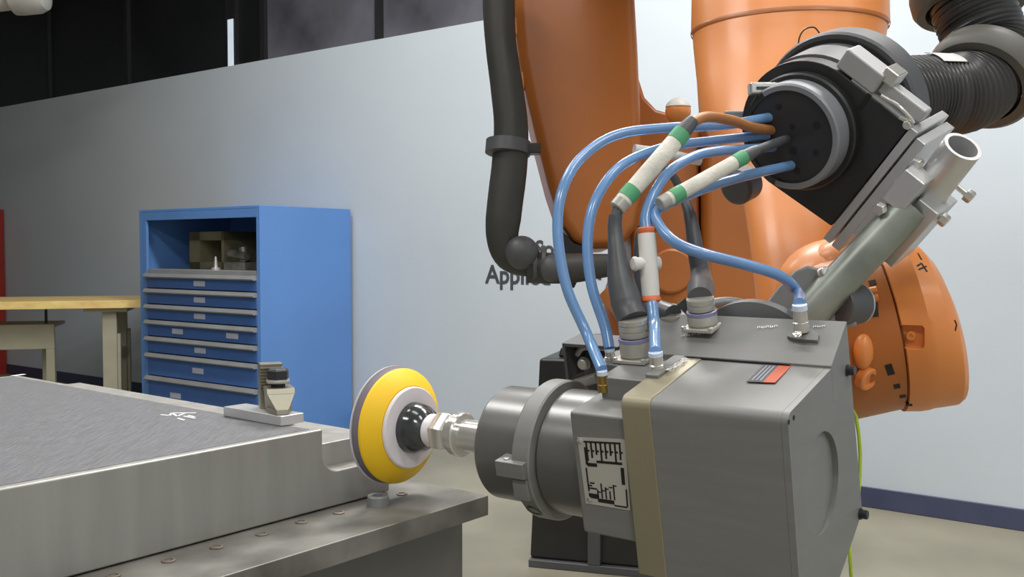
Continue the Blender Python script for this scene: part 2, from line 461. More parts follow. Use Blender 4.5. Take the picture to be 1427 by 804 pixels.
MB().lathe(C(.53, .72, ZS), UP, [(0, .03), (.012, .03), (.02, .014), (.09, .006), (.09, 0)], 16).build('pin', M_alub, pg)

# ================================================================== WORKBENCH
B0 = atz(200, 429, .815); B0.z = 0
bd = V((-.97, -.243, 0)).normalized(); bn = V((bd.y, -bd.x, 0))
if bn.y < 0: bn = -bn
bench = thing('workbench', 'beige steel workbench with a thick maple top left of the blue cabinet', 'workbench', B0)
def BB(mb, s0, s1, t0, t1, z0, z1): return mb.box(B0, bd, bn, UP, s0, s1, t0, t1, z0, z1)
m = MB(); BB(m, 0, 2.2, 0, .78, .815, .872); m.build('worktop', M_wood, bench, bevel=.004)
m = MB(); BB(m, .12, .42, .06, .70, .785, .815); m.build('leg_bracket', M_beige, bench, bevel=.003)
def leg(s, t):
    m = MB(); BB(m, s, s+.10, t, t+.07, .0, .785); BB(m, s-.025, s, t+.01, t+.06, 0, .62); BB(m, s-.03, s+.13, t-.02, t+.09, 0, .03)
    return m.build('leg', M_beige, bench, bevel=.004)
leg(.2, .1); leg(.2, .6)
m = MB(); BB(m, .20, .23, .17, .6, .4, .48); m.build('stretcher', M_beige, bench, bevel=.003)
leg(1.9, .1); leg(1.9, .6)
# second bench further left
B1 = atz(76, 486, .5); B1.z = 0
side = thing('shelf_stand', 'beige steel stand with a deep front panel under the maple worktop', 'stand', B1)
def SB(mb, s0, s1, t0, t1, z0, z1): return mb.box(B1, bd, bn, UP, s0, s1, t0, t1, z0, z1)
m = MB(); SB(m, 0, 1.2, 0, .03, .5, .685); SB(m, 0, 1.2, .03, .4, .66, .685); m.build('front_panel', M_beige, side, bevel=.004)
for s in (.0, .9):
    m = MB(); SB(m, s, s+.06, .0, .06, 0, .5); m.build('leg', M_beige, side, bevel=.003)
    m = MB(); SB(m, s+.10, s+.15, .3, .36, 0, .66); m.build('leg', M_beige, side, bevel=.003)
m = MB(); SB(m, .07, .085, .1, .13, .685, .79); m.build('spacer_post', M_frame, side)

# red cabinet at the left edge
rp = wallpt(12, 519); rp.z = 0
red = thing('red_cabinet', 'red steel cabinet at the far left edge of the wall', 'cabinet', rp)
m = MB(); m.box(rp, WU, WN, UP, 0, .6, .016, .4, 0, 1.64); m.build('body', M_red, red, bevel=.005)
m = MB(); m.box(rp, WU, WN, UP, .01, .59, .4, .415, .9, 1.62); m.box(rp, WU, WN, UP, .01, .59, .4, .415, .03, .88); m.build('door', M_red, red, bevel=.003)
m = MB(); m.box(rp, WU, WN, UP, -.02, .004, .2, .28, .98, 1.06); m.build('latch', M_brass, red, bevel=.004)

# ================================================================== FIXTURE TABLE AND WORKPIECE
E1 = V((-.627, -.779, 0)).normalized(); E2 = V((-.779, .627, 0)).normalized()
ZT, ZP = .9376, 1.0326
K = atz(681, 690, ZT)
tab = thing('fixture_table', 'heavy grey steel fixture table with overhanging top in the left foreground', 'table', V((K.x, K.y, 0)))
m = MB(); m.box(K, E1, E2, UP, 0, 1.75, 0, 1.15, -.025, 0); m.build('tabletop', M_table, tab, bevel=.0015)
m = MB(); m.box(K, E1, E2, UP, .0, 1.7, .042, 1.1, -.2, -.025)
m.build('apron', M_tabled, tab, bevel=.003)
m = MB(); m.box(K, E1, E2, UP, .03, 1.65, .07, 1.05, -ZT, -.2); m.build('pedestal_body', M_tabled, tab, bevel=.004)
for x, y in ((158, 803), (235, 782), (302, 763), (365, 745), (420, 728), (472, 715), (560, 689)):
    c = atz(x, y, ZT)
    m = MB(); m.lathe(c+UP*.0002, UP, [(0, .0068), (.0010, .0068), (.0014, .006), (.0014, .004), (.0004, .0038), (.0004, 0)], 20)
    o = m.build('threaded_insert', M_insert, tab)
Q = atz(450, 598, ZP)
wp = thing('workpiece_plate', 'large sanded aluminium plate with stepped end on the fixture table', 'metal plate', V((Q.x, Q.y, ZT)))
hb = ZP-ZT-.0015
LED = .106
R_ = .024
outl = [(1.35, -hb), (1.35, 0), (0, 0), (0, -.052+R_)] + [(-R_+R_*math.cos(t), -.052+R_-R_*math.sin(t)) for t in [math.pi/2*i/8 for i in range(1, 9)]] + [(-LED, -.052), (-LED, -hb)]
m = MB(); m.prism(outl, Q, E1, UP, E2, 0, .77)
body = m.build('plate_body', M_alu, wp, bevel=.0024, seg=3)
m = MB(); m.box(Q, E1, E2, UP, .012, 1.34, .010, .755, .0, .0004); m.build('sanded_face', M_alutop, wp)
# the stepped end: ledge set back behind a rounded cove, on a full length foot
m = MB(); m.box(Q, E1, E2, UP, -LED, -.0002, .026, .769, -.06, -.0235); m.build('end_ledge', M_alu, wp, bevel=.0016)
# chalk scribble
def stroke(pts, wd, z):
    m = MB(); q = [atz(x, y, z) for x, y in pts]
    for a, b in zip(q, q[1:]):
        t = (b-a).normalized(); n = V((-t.y, t.x, 0))*wd
        m.hexa([a-n, b-n, b+n, a+n, a-n+UP*.0003, b-n+UP*.0003, b+n+UP*.0003, a+n+UP*.0003])
    return m
for pts in ([(224, 578), (236, 579), (240, 575.5), (273, 575.5)], [(240, 576), (247, 580), (257, 576)], [(248, 583), (257, 585.5)], [(256, 580), (272, 583)], [(262, 579), (271, 581)]):
    stroke(pts, .0016, ZP+.0006).build('chalk_mark', M_chalk, wp)
m = stroke([(17, 524), (34, 521.5)], .004, ZP+.0006); m.build('chalk_mark', M_chalk, wp)

# clamp on the end of the plate
cq = atz(390, 585, ZP)
s_e2 = (cq-Q).dot(E2)
def CP(i, j, z): return Q + E1*i + E2*j + UP*(z)
def cpb(mb, i0, i1, j0, j1, z0, z1): return mb.box(Q, E1, E2, UP, i0, i1, j0, j1, z0, z1)
jc = (atz(415, 591, ZP)-Q).dot(E2); j2 = (atz(347, 577, ZP)-Q).dot(E2)
bar = MB(); cpb(bar, -.012, .022, jc, j2+.01, .0006, .0125)
tag(bar.build('spacer_bar', M_alub, None, bevel=.0012), 'flat bright aluminium spacer bar under the clamp on the plate', 'metal bar')
cl = thing('step_clamp', 'nickel plated toe clamp with hex bolt and serrated block on the plate', 'clamp', CP(0, (jc+j2)/2, .0125))
zb = .0130
tip = hit(394, 578, Q+UP*zb, UP)
FC = V((.36, -.933, 0)).normalized(); SD = V((-.933, -.36, 0)).normalized()                        # the toe points along the bar towards the viewer
def T2(f, sd, z): return tip + FC*f + SD*sd + UP*z
hw = .0165; zt = .029
m = MB()
m.hexa([T2(0, -hw*.42, 0), T2(0, hw*.42, 0), T2(-.03, hw*.95, 0), T2(-.03, -hw*.95, 0), T2(-.001, -hw*.42, .006), T2(-.001, hw*.42, .006), T2(-.03, hw*.95, .006), T2(-.03, -hw*.95, .006)])
m.build('toe_tip', M_clamp, cl, bevel=.0006)
m = MB()
m.hexa([T2(-.001, -hw*.44, .005), T2(-.001, hw*.44, .005), T2(-.04, hw*.95, .003), T2(-.04, -hw*.95, .003), T2(-.0115, -hw*.98, zt-.006), T2(-.0115, hw*.98, zt-.006), T2(-.04, hw, zt-.006), T2(-.04, -hw, zt-.006)])
m.build('clamp_toe', M_clamp, cl, bevel=.0006)
m = MB()
m.hexa([T2(-.0115, -hw*1.0, zt-.0062), T2(-.0115, hw*1.0, zt-.0062), T2(-.05, hw, zt-.0062), T2(-.05, -hw, zt-.0062), T2(-.015, -hw, zt), T2(-.015, hw, zt), T2(-.05, hw, zt), T2(-.05, -hw, zt)])
m.build('toe_top', M_clamp, cl, bevel=.0006)
tb = T2(-.031, .001, zt)
m = MB(); m.cyl(tb, tb+UP*.006, .0085, None, 20); m.build('dark_gap_filler', M_hole, cl)  # near-black cylinder fills the dark gap below the washer
m = MB(); m.lathe(tb+UP*.005, UP, [(0, .0125), (.002, .0140), (.0045, .0135), (.0045, 0)], 28); m.build('washer', M_nick, cl)
m = MB(); m.lathe(tb+UP*.0095, UP, [(0, .0135), (.0105, .0135), (.013, .0108), (.013, 0)], 6, hint=E1+E2*.3); m.build('hex_head', M_boltd, cl, bevel=.0006)
cc = hit(377, 506, T2(-.062, 0, 0), FC)
zc0 = ZP + zb - .012
m = MB(); m.box(cc, SD, FC, UP, -.0135, .0135, -.014, .008, zc0-cc.z, 0); m.build('step_block', M_clamp, cl, bevel=.0006)
for k in range(8):
    zz = -.004-k*.0038
    m = MB(); m.prism([(.0078, zz-.003), (.0105, zz-.0016), (.0105, zz-.0006), (.0078, zz)], cc, FC, UP, SD, -.0135, .0135)
    m.build('serration', M_clamp, cl)

# socket screw on the table at the foot of the plate
bp_ = atz(527, 704, ZT)
bs = thing('socket_screw', 'steel socket head screw on the table below the sanding disc', 'screw', bp_)
m = MB(); m.lathe(bp_, UP, [(0, .0128), (.011, .0128), (.0122, .0118), (.0122, .006), (.007, .006), (.007, 0)], 28)
m.build('screw_head', M_flange, bs)

# ================================================================== TOOL HEAD
v1 = V((-1849, -54, 1350)); v3 = V((807, 6238, 1350))
Ac = (-v1).normalized(); Cc = (v3-Ac*v3.dot(Ac)).normalized(); Bc = Cc.cross(Ac)
if Bc.z < 0: Bc = -Bc
A, B, U = cv(*Ac), cv(*Bc), -cv(*Cc)
O = P(864, 554, .88)
W, Dp = .156, .178
def T(a, b, u): return O + A*a + B*b + U*u
def tb_(mb, a0, a1, b0, b1, u0, u1): return mb.box(O, A, B, U, a0, a1, b0, b1, u0, u1)
BX, UX = .08, -.0985                       # spindle axis in the box frame
def ont(x, y, u=0.0): return hit(x, y, T(0, 0, u), U)      # point on the lid's level
SLa, SLb = V((.112, .003)), V((.163, .031))
SLn = (A.cross((T(0, .163, .031)-T(0, .112, .003)).normalized())).normalized()
if SLn.dot(U) < 0: SLn = -SLn
def onsl(x, y): return hit(x, y, T(0, .112, .003), SLn)
sp = thing('spindle_unit', 'grey motor spindle unit in a box housing held by the orange robot wrist', 'spindle', T(W/2, BX, -.2))
prof = [(0, -.2), (0, -.009), (.0007, -.0055), (.0026, -.0026), (.0055, -.0007), (.009, 0), (.112, .003), (.163, .031), (.178, -.168), (.10, -.2)]
m = MB(); m.prism(prof, O, B, U, A, .03, W-.0062); m.build('housing', M_gun, sp)
# end plate with a shallow round pocket
cp_ = (.070, -.090); Rp = .046
hole = [(cp_[0]+Rp*math.cos(2*math.pi*i/48), cp_[1]+Rp*math.sin(2*math.pi*i/48)) for i in range(48)]
m = MB(); m.slab_holes(prof, [hole], T(W-.006, 0, 0), B, U, A, .006); ep = m.build('end_plate', M_gun, sp)
tl = (A + B*.055).normalized(); m = MB(); m.lathe(T(W, *cp_)-A*.0028, tl, [(-.004, Rp), (0, Rp), (0, 0)], 48); m.build('finger_recess', M_gun, ep)
band = [(-.0008, -.176), (-.0008, -.009), (.0, -.005), (.0022, -.0018), (.0055, .0004), (.009, .0010), (.112, .0042), (.14, .016), (.15, -.176)]
m = MB(); m.prism(band, O, B, U, A, 0, .03); m.build('adapter_band', M_band, sp, bevel=.0015)
def bolt(o, d, r, h, par, mt=M_boltd, name='bolt', n=6):
    m = MB(); m.lathe(o, d, [(0, r*1.25), (h*.25, r*1.25), (h*.25, r), (h*.9, r), (h, r*.85), (h, 0)], n if n > 6 else 24)
    return m.build(name, mt, par)
for x, y in ((1180, 516), (1198, 716)):
    bolt(hit(x, y, T(W, 0, 0), A), A, .0045, .008, sp)
for x, y in ((1099, 588), (1106, 582)):
    q = hit(x, y, T(W, 0, 0), A); m = MB(); m.lathe(q, A, [(0, .0022), (.0004, .0022), (.0004, 0)], 14); m.build('pin_hole', M_hole, ep)
m = MB(); m.prism([(.1125, .0055), (.163, .0335), (.166, -.03), (.1125, -.03)], O, B, U, A, -.045, W+.0002); m.build('connector_plate', M_gun, sp, bevel=.0008)
# black strip painted in as shadow under the sloping connector plate
m = MB(); tb_(m, .0, .118, .1105, .1130, .003, .0052); m.build('connector_plate_shadow', M_black, sp)
# warning label on the lid
def quad_on(mb, pts, u, th=.0004):
    q = [ont(x, y, u) for x, y in pts]
    return mb.hexa(q + [p+U*th for p in q])
lb = quad_on(MB(), [(1040, 532), (1063, 533), (1088, 506.5), (1068, 505.5)], .003).build('warning_label', M_greylab, sp)
quad_on(MB(), [(1063, 533), (1080, 533.5), (1106, 507), (1088, 506.5)], .003).build('label_orange_field', M_orangelab, lb)
for f in (.2, .45, .7):
    def mixp(a, b, t): return (a[0]+(b[0]-a[0])*t, a[1]+(b[1]-a[1])*t)
    a1, a2 = mixp((1040, 532), (1063, 533), f), mixp((1040, 532), (1063, 533), f+.1)
    b1, b2 = mixp((1068, 505.5), (1088, 506.5), f), mixp((1068, 505.5), (1088, 506.5), f+.1)
    quad_on(MB(), [mixp(a1, b1, .08), mixp(a2, b2, .08), mixp(a2, b2, .85), mixp(a1, b1, .85)], .0034).build('print_line', M_greyprint, lb)

# motor body
ax0 = T(0, BX, UX)
m = MB(); m.lathe(ax0, -A, [(-.0, .066), (.115, .066), (.118, .0635), (.142, .0635), (.142, .0622), (.197, .0622), (.2, .060), (.2, .03), (.1975, .028), (.1975, 0)], 72)
m.build('motor_barrel', M_motor, sp, ang=30)
m = MB(); m.lathe(ax0, -A, [(.119, .0635), (.119, .073), (.121, .0745), (.139, .0745), (.141, .073), (.141, .0625)], 72, cap=False)
ring = m.build('clamp_ring', M_gun, sp, ang=30)
# lugs of the clamp ring
m = MB(); tb_(m, -.157, -.122, .0, .03, -.1, -.083); m.build('clamp_lug', M_gun, ring, bevel=.001)
m = MB(); tb_(m, -.141, -.122, .004, .03, -.125, -.1025); m.build('clamp_lug', M_gun, ring, bevel=.001)
q = T(-.1412, .018, -.142); m = MB(); m.lathe(T(-.13, BX, UX)+(-B*.0585-U*.0445), (-B*.8-U*.6), [(0, .009), (.0014, .009), (.0016, .0065), (-.002, .006), (-.002, 0)], 22); m.build('counterbore', M_boltd, ring)
m = MB(); m.lathe(T(-.147, .008, -.083), U, [(0, .0034), (.0012, .0032), (.0014, 0)], 16); m.build('screw', M_chrome, ring)
# nameplate block
m = MB(); tb_(m, -.062, .0, .006, .085, -.148, -.022); nb = m.build('terminal_block', M_gun, sp, bevel=.003)
def onf(x, y, b=.006): return hit(x, y, T(0, b, 0), B)
q4 = [onf(817, 701), onf(879, 711), onf(872, 612), onf(805, 609)]
m = MB(); m.hexa([p for p in q4]+[p-B*.0008 for p in q4]); npl = m.build('nameplate', M_plate, sp)
ex_, ey_ = (q4[1]-q4[0]).normalized(), (q4[3]-q4[0])
ey_ = (ey_-ex_*ey_.dot(ex_)).normalized()
def NP(s, t): # bilinear on the plate, s right, t up
    lo = q4[0].lerp(q4[1], s); hi = q4[3].lerp(q4[2], s); return lo.lerp(hi, t)-B*.0009
def nbar(mb, s0, s1, t0, t1):
    c = [NP(s0, t0), NP(s1, t0), NP(s1, t1), NP(s0, t1)]
    mb.hexa(c+[p-B*.0003 for p in c])
m = MB(); random.seed(3)
for k in range(8):
    s = .16+k*.10
    nbar(m, s, s+.035, .66+.05*(k % 3), .94)
    nbar(m, s+.012, s+.07, .8, .825)
nbar(m, .12, .17, .60, .86); nbar(m, .15, .36, .58, .63); nbar(m, .36, .9, .64, .675); nbar(m, .13, .9, .93, .955)
for k in range(5):
    s = .3+k*.09
    nbar(m, s, s+.028, .12, .24+.05*((k*2) % 3)); nbar(m, s, s+.08, .2+.03*k, .215+.03*k)
nbar(m, .1, .32, .10, .17); nbar(m, .3, .66, .055, .11); nbar(m, .66, .94, .03, .05); nbar(m, .93, .96, .05, .3); nbar(m, .86, .93, .36, .6); nbar(m, .1, .13, .2, .55)
nbar(m, .12, .2, .28, .3); nbar(m, .16, .26, .32, .34); nbar(m, .1, .3, .24, .26)
m.build('printed_text', M_ink, npl)
for s, t in ((.05, .95), (.1, .08)):
    m = MB(); m.lathe(NP(s, t), -B, [(0, .0028), (.0012, .0026), (.0018, .0014), (.0018, 0)], 16); m.build('rivet', M_chrome, npl)
# manifold block, brackets at the back of the motor
m = MB(); tb_(m, -.05, -.0002, .048, .15, -.05, .0); tb_(m, -.078, -.0498, .085, .15, -.05, .0); tb_(m, -.0004, .0135, .05, .112, -.01, .0062); m.build('manifold_block', M_gun, sp, bevel=.0015)
rb = hit(800, 496, T(0, .152, 0), B)
m = MB(); m.box(rb, A, B, U, -.001, .003, -.02, .02, -.022, .02); m.box(rb, A, B, U, -.001, .07, -.02, .02, .017, .021); m.box(rb, A, B, U, 0, .07, .017, .02, -.03, .02)
mbk = m.build('rear_bracket', M_dgrey, sp, bevel=.0008)
m = MB(); m.tube([rb+A*.004+U*.002, rb+A*.012+U*.010, rb+A*.03+U*.012, rb+A*.06+U*.012], .0035, 12, 24); m.build('bracket_rod', M_nick, mbk)
bolt(rb+A*.016-U*.006-B*.004, -B, .006, .007, mbk, M_nick, 'bolt')
m = MB(); m.box(rb, (A+U*.35).normalized(), B, (U-A*.35).normalized(), -.008, .03, -.022, -.006, -.034, -.024); m.build('strap', M_nick, mbk, bevel=.0015)
# white print near the brass fitting and on the band
def dashes(p, q, nrm, n, wd, par, name='printed_text'):
    m = MB(); p, q = V(p), V(q); d = (q-p)/n; t = d.normalized(); s = nrm.cross(t).normalized()
    random.seed(n)
    for i in range(n):
        a = p+d*i; L = d*.72; h = wd*random.uniform(.75, 1)
        for (k0, k1, h0, h1) in ((0, .28, -1, 1), (.28, 1, -1 if i % 2 else .55, -.5 if i % 2 else 1), (.7, 1, -.6, .7)):
            c = [a+L*k0+s*h*h0, a+L*k1+s*h*h0, a+L*k1+s*h*h1, a+L*k0+s*h*h1]
            m.hexa(c+[x+nrm*.0003 for x in c])
    return m.build(name, M_mark, par)
rad = (U*.93-B*.37).normalized()
dashes(ax0-A*.058+rad*.0662, ax0-A*.012+rad*.0662+U*.0005, rad, 7, .0022, sp)
dashes(ont(931, 516, .0065), ont(957, 498, .0065), U, 5, .0028, sp)
dashes(onsl(1056, 459)+SLn*.0026, onsl(1086, 457)+SLn*.0026, SLn, 5, .0016, sp)
dashes(onsl(1134, 458)+SLn*.0026, onsl(1152, 457)+SLn*.0026, SLn, 3, .0013, sp)
dashes(onsl(950, 471)+SLn*.0026, onsl(988, 466)+SLn*.0026, SLn, 5, .001, sp)
# pad under the right fitting
qq = [onsl(1098, 475), onsl(1112, 479), onsl(1141, 481), onsl(1143, 472), onsl(1130, 464), onsl(1106, 466)]
m = MB(); m.rings([[p+SLn*.0015 for p in qq], [p+SLn*.0065 for p in qq]]); pad = m.build('fitting_pad', M_gun, sp, bevel=.0008)
# shaft and collet nuts
m = MB(); m.lathe(ax0, -A, [(.195, .0185), (.262, .0185), (.264, .0165), (.275, .0165)], 36); m.build('shaft', M_chrome, sp)
m = MB(); m.lathe(ax0, -A, [(.262, .0245), (.2635, .0258), (.271, .0258), (.2725, .0245), (.2725, .0225), (.2775, .0225), (.2775, 0)], 36)
m.build('collar', M_chrome, sp)
m = MB(); m.lathe(ax0, -A, [(.2775, .0225), (.281, .0245), (.297, .0245), (.3, .0225), (.3, 0)], 6, hint=U); m.build('hex_nut', M_chrome, sp, bevel=.001)
# sanding pad, a thing of its own
def AX(t): return ax0 - A*t
dsc = thing('sanding_disc', 'round yellow backing pad with grey foam and black hub on spindle shaft', 'sanding disc', AX(.36)-U*.07)
m = MB(); m.lathe(ax0, -A, [(.300, .0165), (.303, .0195), (.312, .0195), (.316, .0165)], 36); m.build('spacer_washer', M_wash, dsc)
m = MB(); m.lathe(ax0, -A, [(.314, .019), (.318, .024), (.326, .0285), (.335, .0305), (.343, .031), (.343, 0)], 40); m.build('hub', M_hub, dsc)
m = MB(); m.lathe(ax0, -A, [(.341, .030), (.3405, .036), (.341, .0475), (.3425, .049), (.345, .049), (.346, 0)], 56); m.build('backing_washer', M_wash, dsc)
m = MB(); m.lathe(ax0, -A, [(.345, .0), (.3455, .0505), (.347, .0525), (.3595, .069), (.3615, .0697), (.364, .0695), (.364, 0)], 64); m.build('yellow_pad', M_yellow, dsc)
m = MB(); m.lathe(ax0, -A, [(.364, .0), (.364, .0690), (.3735, .0705), (.374, 0)], 64); m.build('foam_layer', M_foam, dsc)
m = MB(); m.lathe(ax0, -A, [(.3738, 0), (.3738, .0722), (.3752, .0722), (.3752, 0)], 64); m.build('abrasive_sheet', M_abr, dsc)

# ------------------------------------------------------------------ fittings, plugs, tubes
def fitting(base, d, r, h, name, mt, par, ringm):
    m = MB(); m.lathe(base, d, [(0, r*1.12), (h*.35, r*1.12), (h*.38, r*.98), (h*.8, r*.98), (h*.82, r)], 24)
    o = m.build(name, mt, par)
    m = MB(); m.lathe(base+d*h*.8, d, [(0, r*1.02), (h*.2, r*1.02), (h*.22, r*.9), (h*.22, 0)], 24); m.build('release_ring', ringm, o)
    return base+d*h
mot = hit(842, 545, T(0, BX-.03, 0), B)          # on the barrel's top
f1 = fitting(mot, U, .0052, .021, 'brass_fitting', M_brass, sp, M_ltring)
f2 = fitting(T(-.066, .098, 0), U, .0052, .012, 'push_fitting', M_chrome, sp, M_ltring)
f3 = fitting(hit(916, 517, T(.0, .068, 0), B), U, .0068, .019, 'push_fitting', M_chrome, sp, M_ltring)
f4b = onsl(1119, 468)+SLn*.0065
f4 = fitting(f4b, (U*.95+SLn*.05).normalized(), .0068, .026, 'push_fitting', M_chrome, sp, M_ltring)
m = MB(); m.lathe(f4b+A*.0-B*.012-SLn*.001, SLn, [(0, .0045), (.002, .0045), (.003, .003), (.003, 0)], 18); m.build('screw', M_chrome, pad)

def plug(base, up, rr, path_px, name, label, base_r, collar_h=.016, rows=3):
    """circular cable plug: square foot, two metal collars and a tapering boot that follows path_px (px, py, depth, radius)"""
    o = thing(name, label, 'cable plug', base)
    x, y, z = basis(up, A)
    if True:
        m = MB(); m.box(base, x, y, z, -base_r*1.12, base_r*1.12, -base_r*1.12, base_r*1.12, 0, .004); fl = m.build('square_flange', M_nick, o, bevel=.001)
        for sx in (-1, 1):
            for sy in (-1, 1):
                m = MB(); m.lathe(base+x*base_r*.98*sx+y*base_r*.98*sy+z*.004, z, [(0, .0026), (.0016, .0026), (.0022, .0014), (.0022, 0)], 14); m.build('screw', M_chrome, fl)
    m = MB(); m.lathe(base, z, [(.004, base_r*.9), (.006, base_r), (.006+collar_h, base_r), (.0075+collar_h, base_r*.93)], 36)
    lo = m.build('lower_collar', M_nick, o)
    m = MB(); m.lathe(base, z, [(.004+collar_h, base_r*1.005), (.0045+collar_h, base_r*1.03), (.0075+collar_h, base_r*1.03), (.008+collar_h, base_r*.95)], 36, cap=False); m.build('violet_band', M_violet, lo)
    m = MB(); h = .008+collar_h
    pr = [(h, base_r*.8), (h+.001, base_r*.9)]
    for k in range(rows): pr += [(h+.002+k*.006, base_r*.92), (h+.0068+k*.006, base_r*.92), (h+.007+k*.006, base_r*.87), (h+.0078+k*.006, base_r*.87)]
    m.lathe(base, z, pr, 36); m.build('upper_collar', M_nick, o)
    top = base+z*(h+rows*.006)
    pts = [top]+[P(px, py, d) for px, py, d, r in path_px]
    rs = [rr]+[r for *_, r in path_px]
    m = MB(); m.tube(pts, rs, 20, 50); m.build('rubber_boot', M_boot, o)
    return o, pts[-1]
b1 = T(-.0395, .106, .0005)
pl1, e1p = plug(b1, U, .0150, [(874, 425, .985, .0158), (865, 390, .99, .0135), (860, 352, .995, .0102), (857, 318, 1.0, .0078), (858, 300, 1.0, .0072)], 'cable_plug', 'large grey rubber booted plug left of the white tee fitting', .0165)
b2 = T(-.026, .165, -.012)
pl2, e2p = plug(b2, U, .0125, [(904, 425, 1.05, .0122), (896, 390, 1.055, .0105), (892, 350, 1.06, .0075), (895, 316, 1.065, .006)], 'cable_plug', 'grey booted plug half hidden behind the white tee fitting', .0145)
b3 = onsl(981, 459)+SLn*.002
pl3, e3p = plug(b3, (U*.9+SLn*.1).normalized(), .0125, [(977, 385, 1.045, .0145), (970, 352, 1.05, .0115), (965, 318, 1.055, .0085), (961, 298, 1.06, .0068)], 'cable_plug', 'grey rubber booted plug standing right of the white tee fitting', .0150, .011, 2)

def air_tube(pts, label, r=.0057):
    m = MB(); m.tube([p if isinstance(p, Vector) else P(*p) for p in pts], r, 14, 90)
    return tag(m.build('air_tube', M_hose, None), label, 'air hose', 'translucent blue air tubes between tool and hose holder')
air_tube([f1+U*.001, (818, 466, .99), (789, 398, 1.0), (777, 320, 1.01), (785, 262, 1.02), (812, 218, 1.04), (860, 188, 1.06), (930, 178, 1.08), (1010, 174, 1.1), (1075, 163, 1.12)], 'outermost blue air tube looping left from brass fitting to hose holder')
air_tube([f2+U*.001, (843, 455, 1.0), (824, 395, 1.01), (819, 330, 1.02), (832, 275, 1.03), (866, 231, 1.05), (920, 207, 1.08), (985, 197, 1.1), (1070, 188, 1.125)], 'second blue air tube, inside the outermost loop, left of big plug')
te0, te1 = P(907, 413, .985), P(901, 325, .99)
air_tube([te1+(te1-te0).normalized()*.004, (900, 300, .998), (911, 270, 1.01), (934, 238, 1.03), (970, 217, 1.06), (1005, 210, 1.08), (1041, 208, 1.1), (1080, 205, 1.13)], 'blue air tube rising from the white tee fitting to hose holder')
air_tube([f3+U*.001, (912, 455, .965), (908.5, 422, .98), te0-(te1-te0).normalized()*.004], 'short blue air tube between tee fitting and push fitting below')
air_tube([f4+U*.001, (1112, 408, 1.0), (1088, 385, .99), (1040, 369, .975), (985, 355, .965), (945, 340, .97), (921, 318, .985), (913, 297, 1.0), (928, 285, 1.012), (950, 275, 1.022), (1000, 256, 1.045), (1055, 241, 1.08), (1104, 230, 1.12)], 'blue air tube curling from the right fitting below both white sleeves')
# white inline tee valve
tee = thing('tee_fitting', 'white push-in tee fitting with orange rings on blue air tube', 'air fitting', te0)
td = (te1-te0).normalized(); L = (te1-te0).length
m = MB(); m.lathe(te0, td, [(0, .0088), (.002, .0092), (L-.002, .0092), (L, .0088), (L, 0)], 28); m.build('body', M_white, tee)
for o_, d_ in ((te0, -td), (te1, td)):
    m = MB(); m.lathe(o_, d_, [(-.0005, .0088), (.002, .0098), (.0045, .0098), (.006, .008)], 28); m.build('release_ring', M_orring, tee)
tm = te0.lerp(te1, .52); sd = cv(-.9, .05, -.3).normalized(); sd = (sd-td*sd.dot(td)).normalized()
m = MB(); m.lathe(tm, sd, [(0, .0065), (.014, .0065), (.0145, .0075), (.0165, .0075), (.018, .006), (.018, 0)], 24); m.lathe(tm, -sd, [(0, .007), (.0115, .007), (.012, .005), (.012, 0)], 20); m.build('side_port', M_white, tee)

def sleeve_cable(label, p0, p1, r, dark_from=None, tail=None, tailm=M_tan, tail_r=.005, lead=None):
    """white braided sleeve with green tape at both ends, clear shrink below and a jacketed tail"""
    o = thing('sleeved_cable', label, 'cable', p0)
    d = (p1-p0); L = d.length; d.normalize()
    m = MB(); m.lathe(p0, d, [(L*.07, r*.98), (L*.1, r), (L*.5, r*1.02), (L*.93, r), (L*.94, r*.95)], 24); m.build('braided_sleeve', M_sleeve, o)
    for f in (.12, .84):
        m = MB(); m.lathe(p0, d, [(L*f, r*.9), (L*f, r*1.07), (L*(f+.12), r*1.07), (L*(f+.12), r*.9)], 24); m.build('green_tape', M_green, o)
    m = MB(); m.lathe(p0, d, [(-.001, r*.85), (0, r*.97), (L*.125, r*1.0)], 24); m.build('clear_shrink', M_clear, o)
    m = MB(); m.lathe(p0, d, [(L*.94, r*.97), (L*1.06, r*.85), (L*1.12, r*.7)], 24); m.build('dark_shrink', M_boot, o)
    if tail: m = MB(); m.tube([p0+d*L*1.08]+tail, tail_r, 14, 50); m.build('cable_jacket', tailm, o)
    if lead: m = MB(); m.tube(lead+[p0+d*.004], r*.62, 14, 30); m.build('cable_jacket', M_boot, o)
    return o
sleeve_cable('white sleeved cable with brown tail rising from the big left plug', P(860, 290, 1.0), P(955, 180, 1.02), .0092, tail=[P(985, 163, 1.04), P(1020, 168, 1.07), P(1050, 178, 1.1), P(1090, 183, 1.135)], tailm=M_tan, tail_r=.0058, lead=[e1p-(P(858, 300, 1.0)-P(857, 318, 1.0))*.1])
sleeve_cable('white sleeved cable with grey tail above the lowest blue tube', P(920, 284, .99), P(1042, 216, 1.03), .0076, tail=[P(1066, 205, 1.055), P(1090, 196, 1.1), P(1110, 190, 1.14)], tailm=M_dgrey, tail_r=.0052)
sc3 = thing('sleeved_cable', 'white sleeve stub lying behind the left sleeved cable, thin grey lead', 'cable', P(885, 208, 1.07))
m = MB(); m.tube([P(884, 208, 1.07), P(925, 214, 1.08), P(975, 224, 1.1)], .0056, 18, 20); m.build('braided_sleeve', M_white, sc3)
m = MB(); m.tube([e3p, P(950, 268, 1.07), P(938, 246, 1.075), P(918, 226, 1.08)], [.0062, .005, .0046, .0046], 14, 40); m.build('cable_jacket', M_boot, sc3)

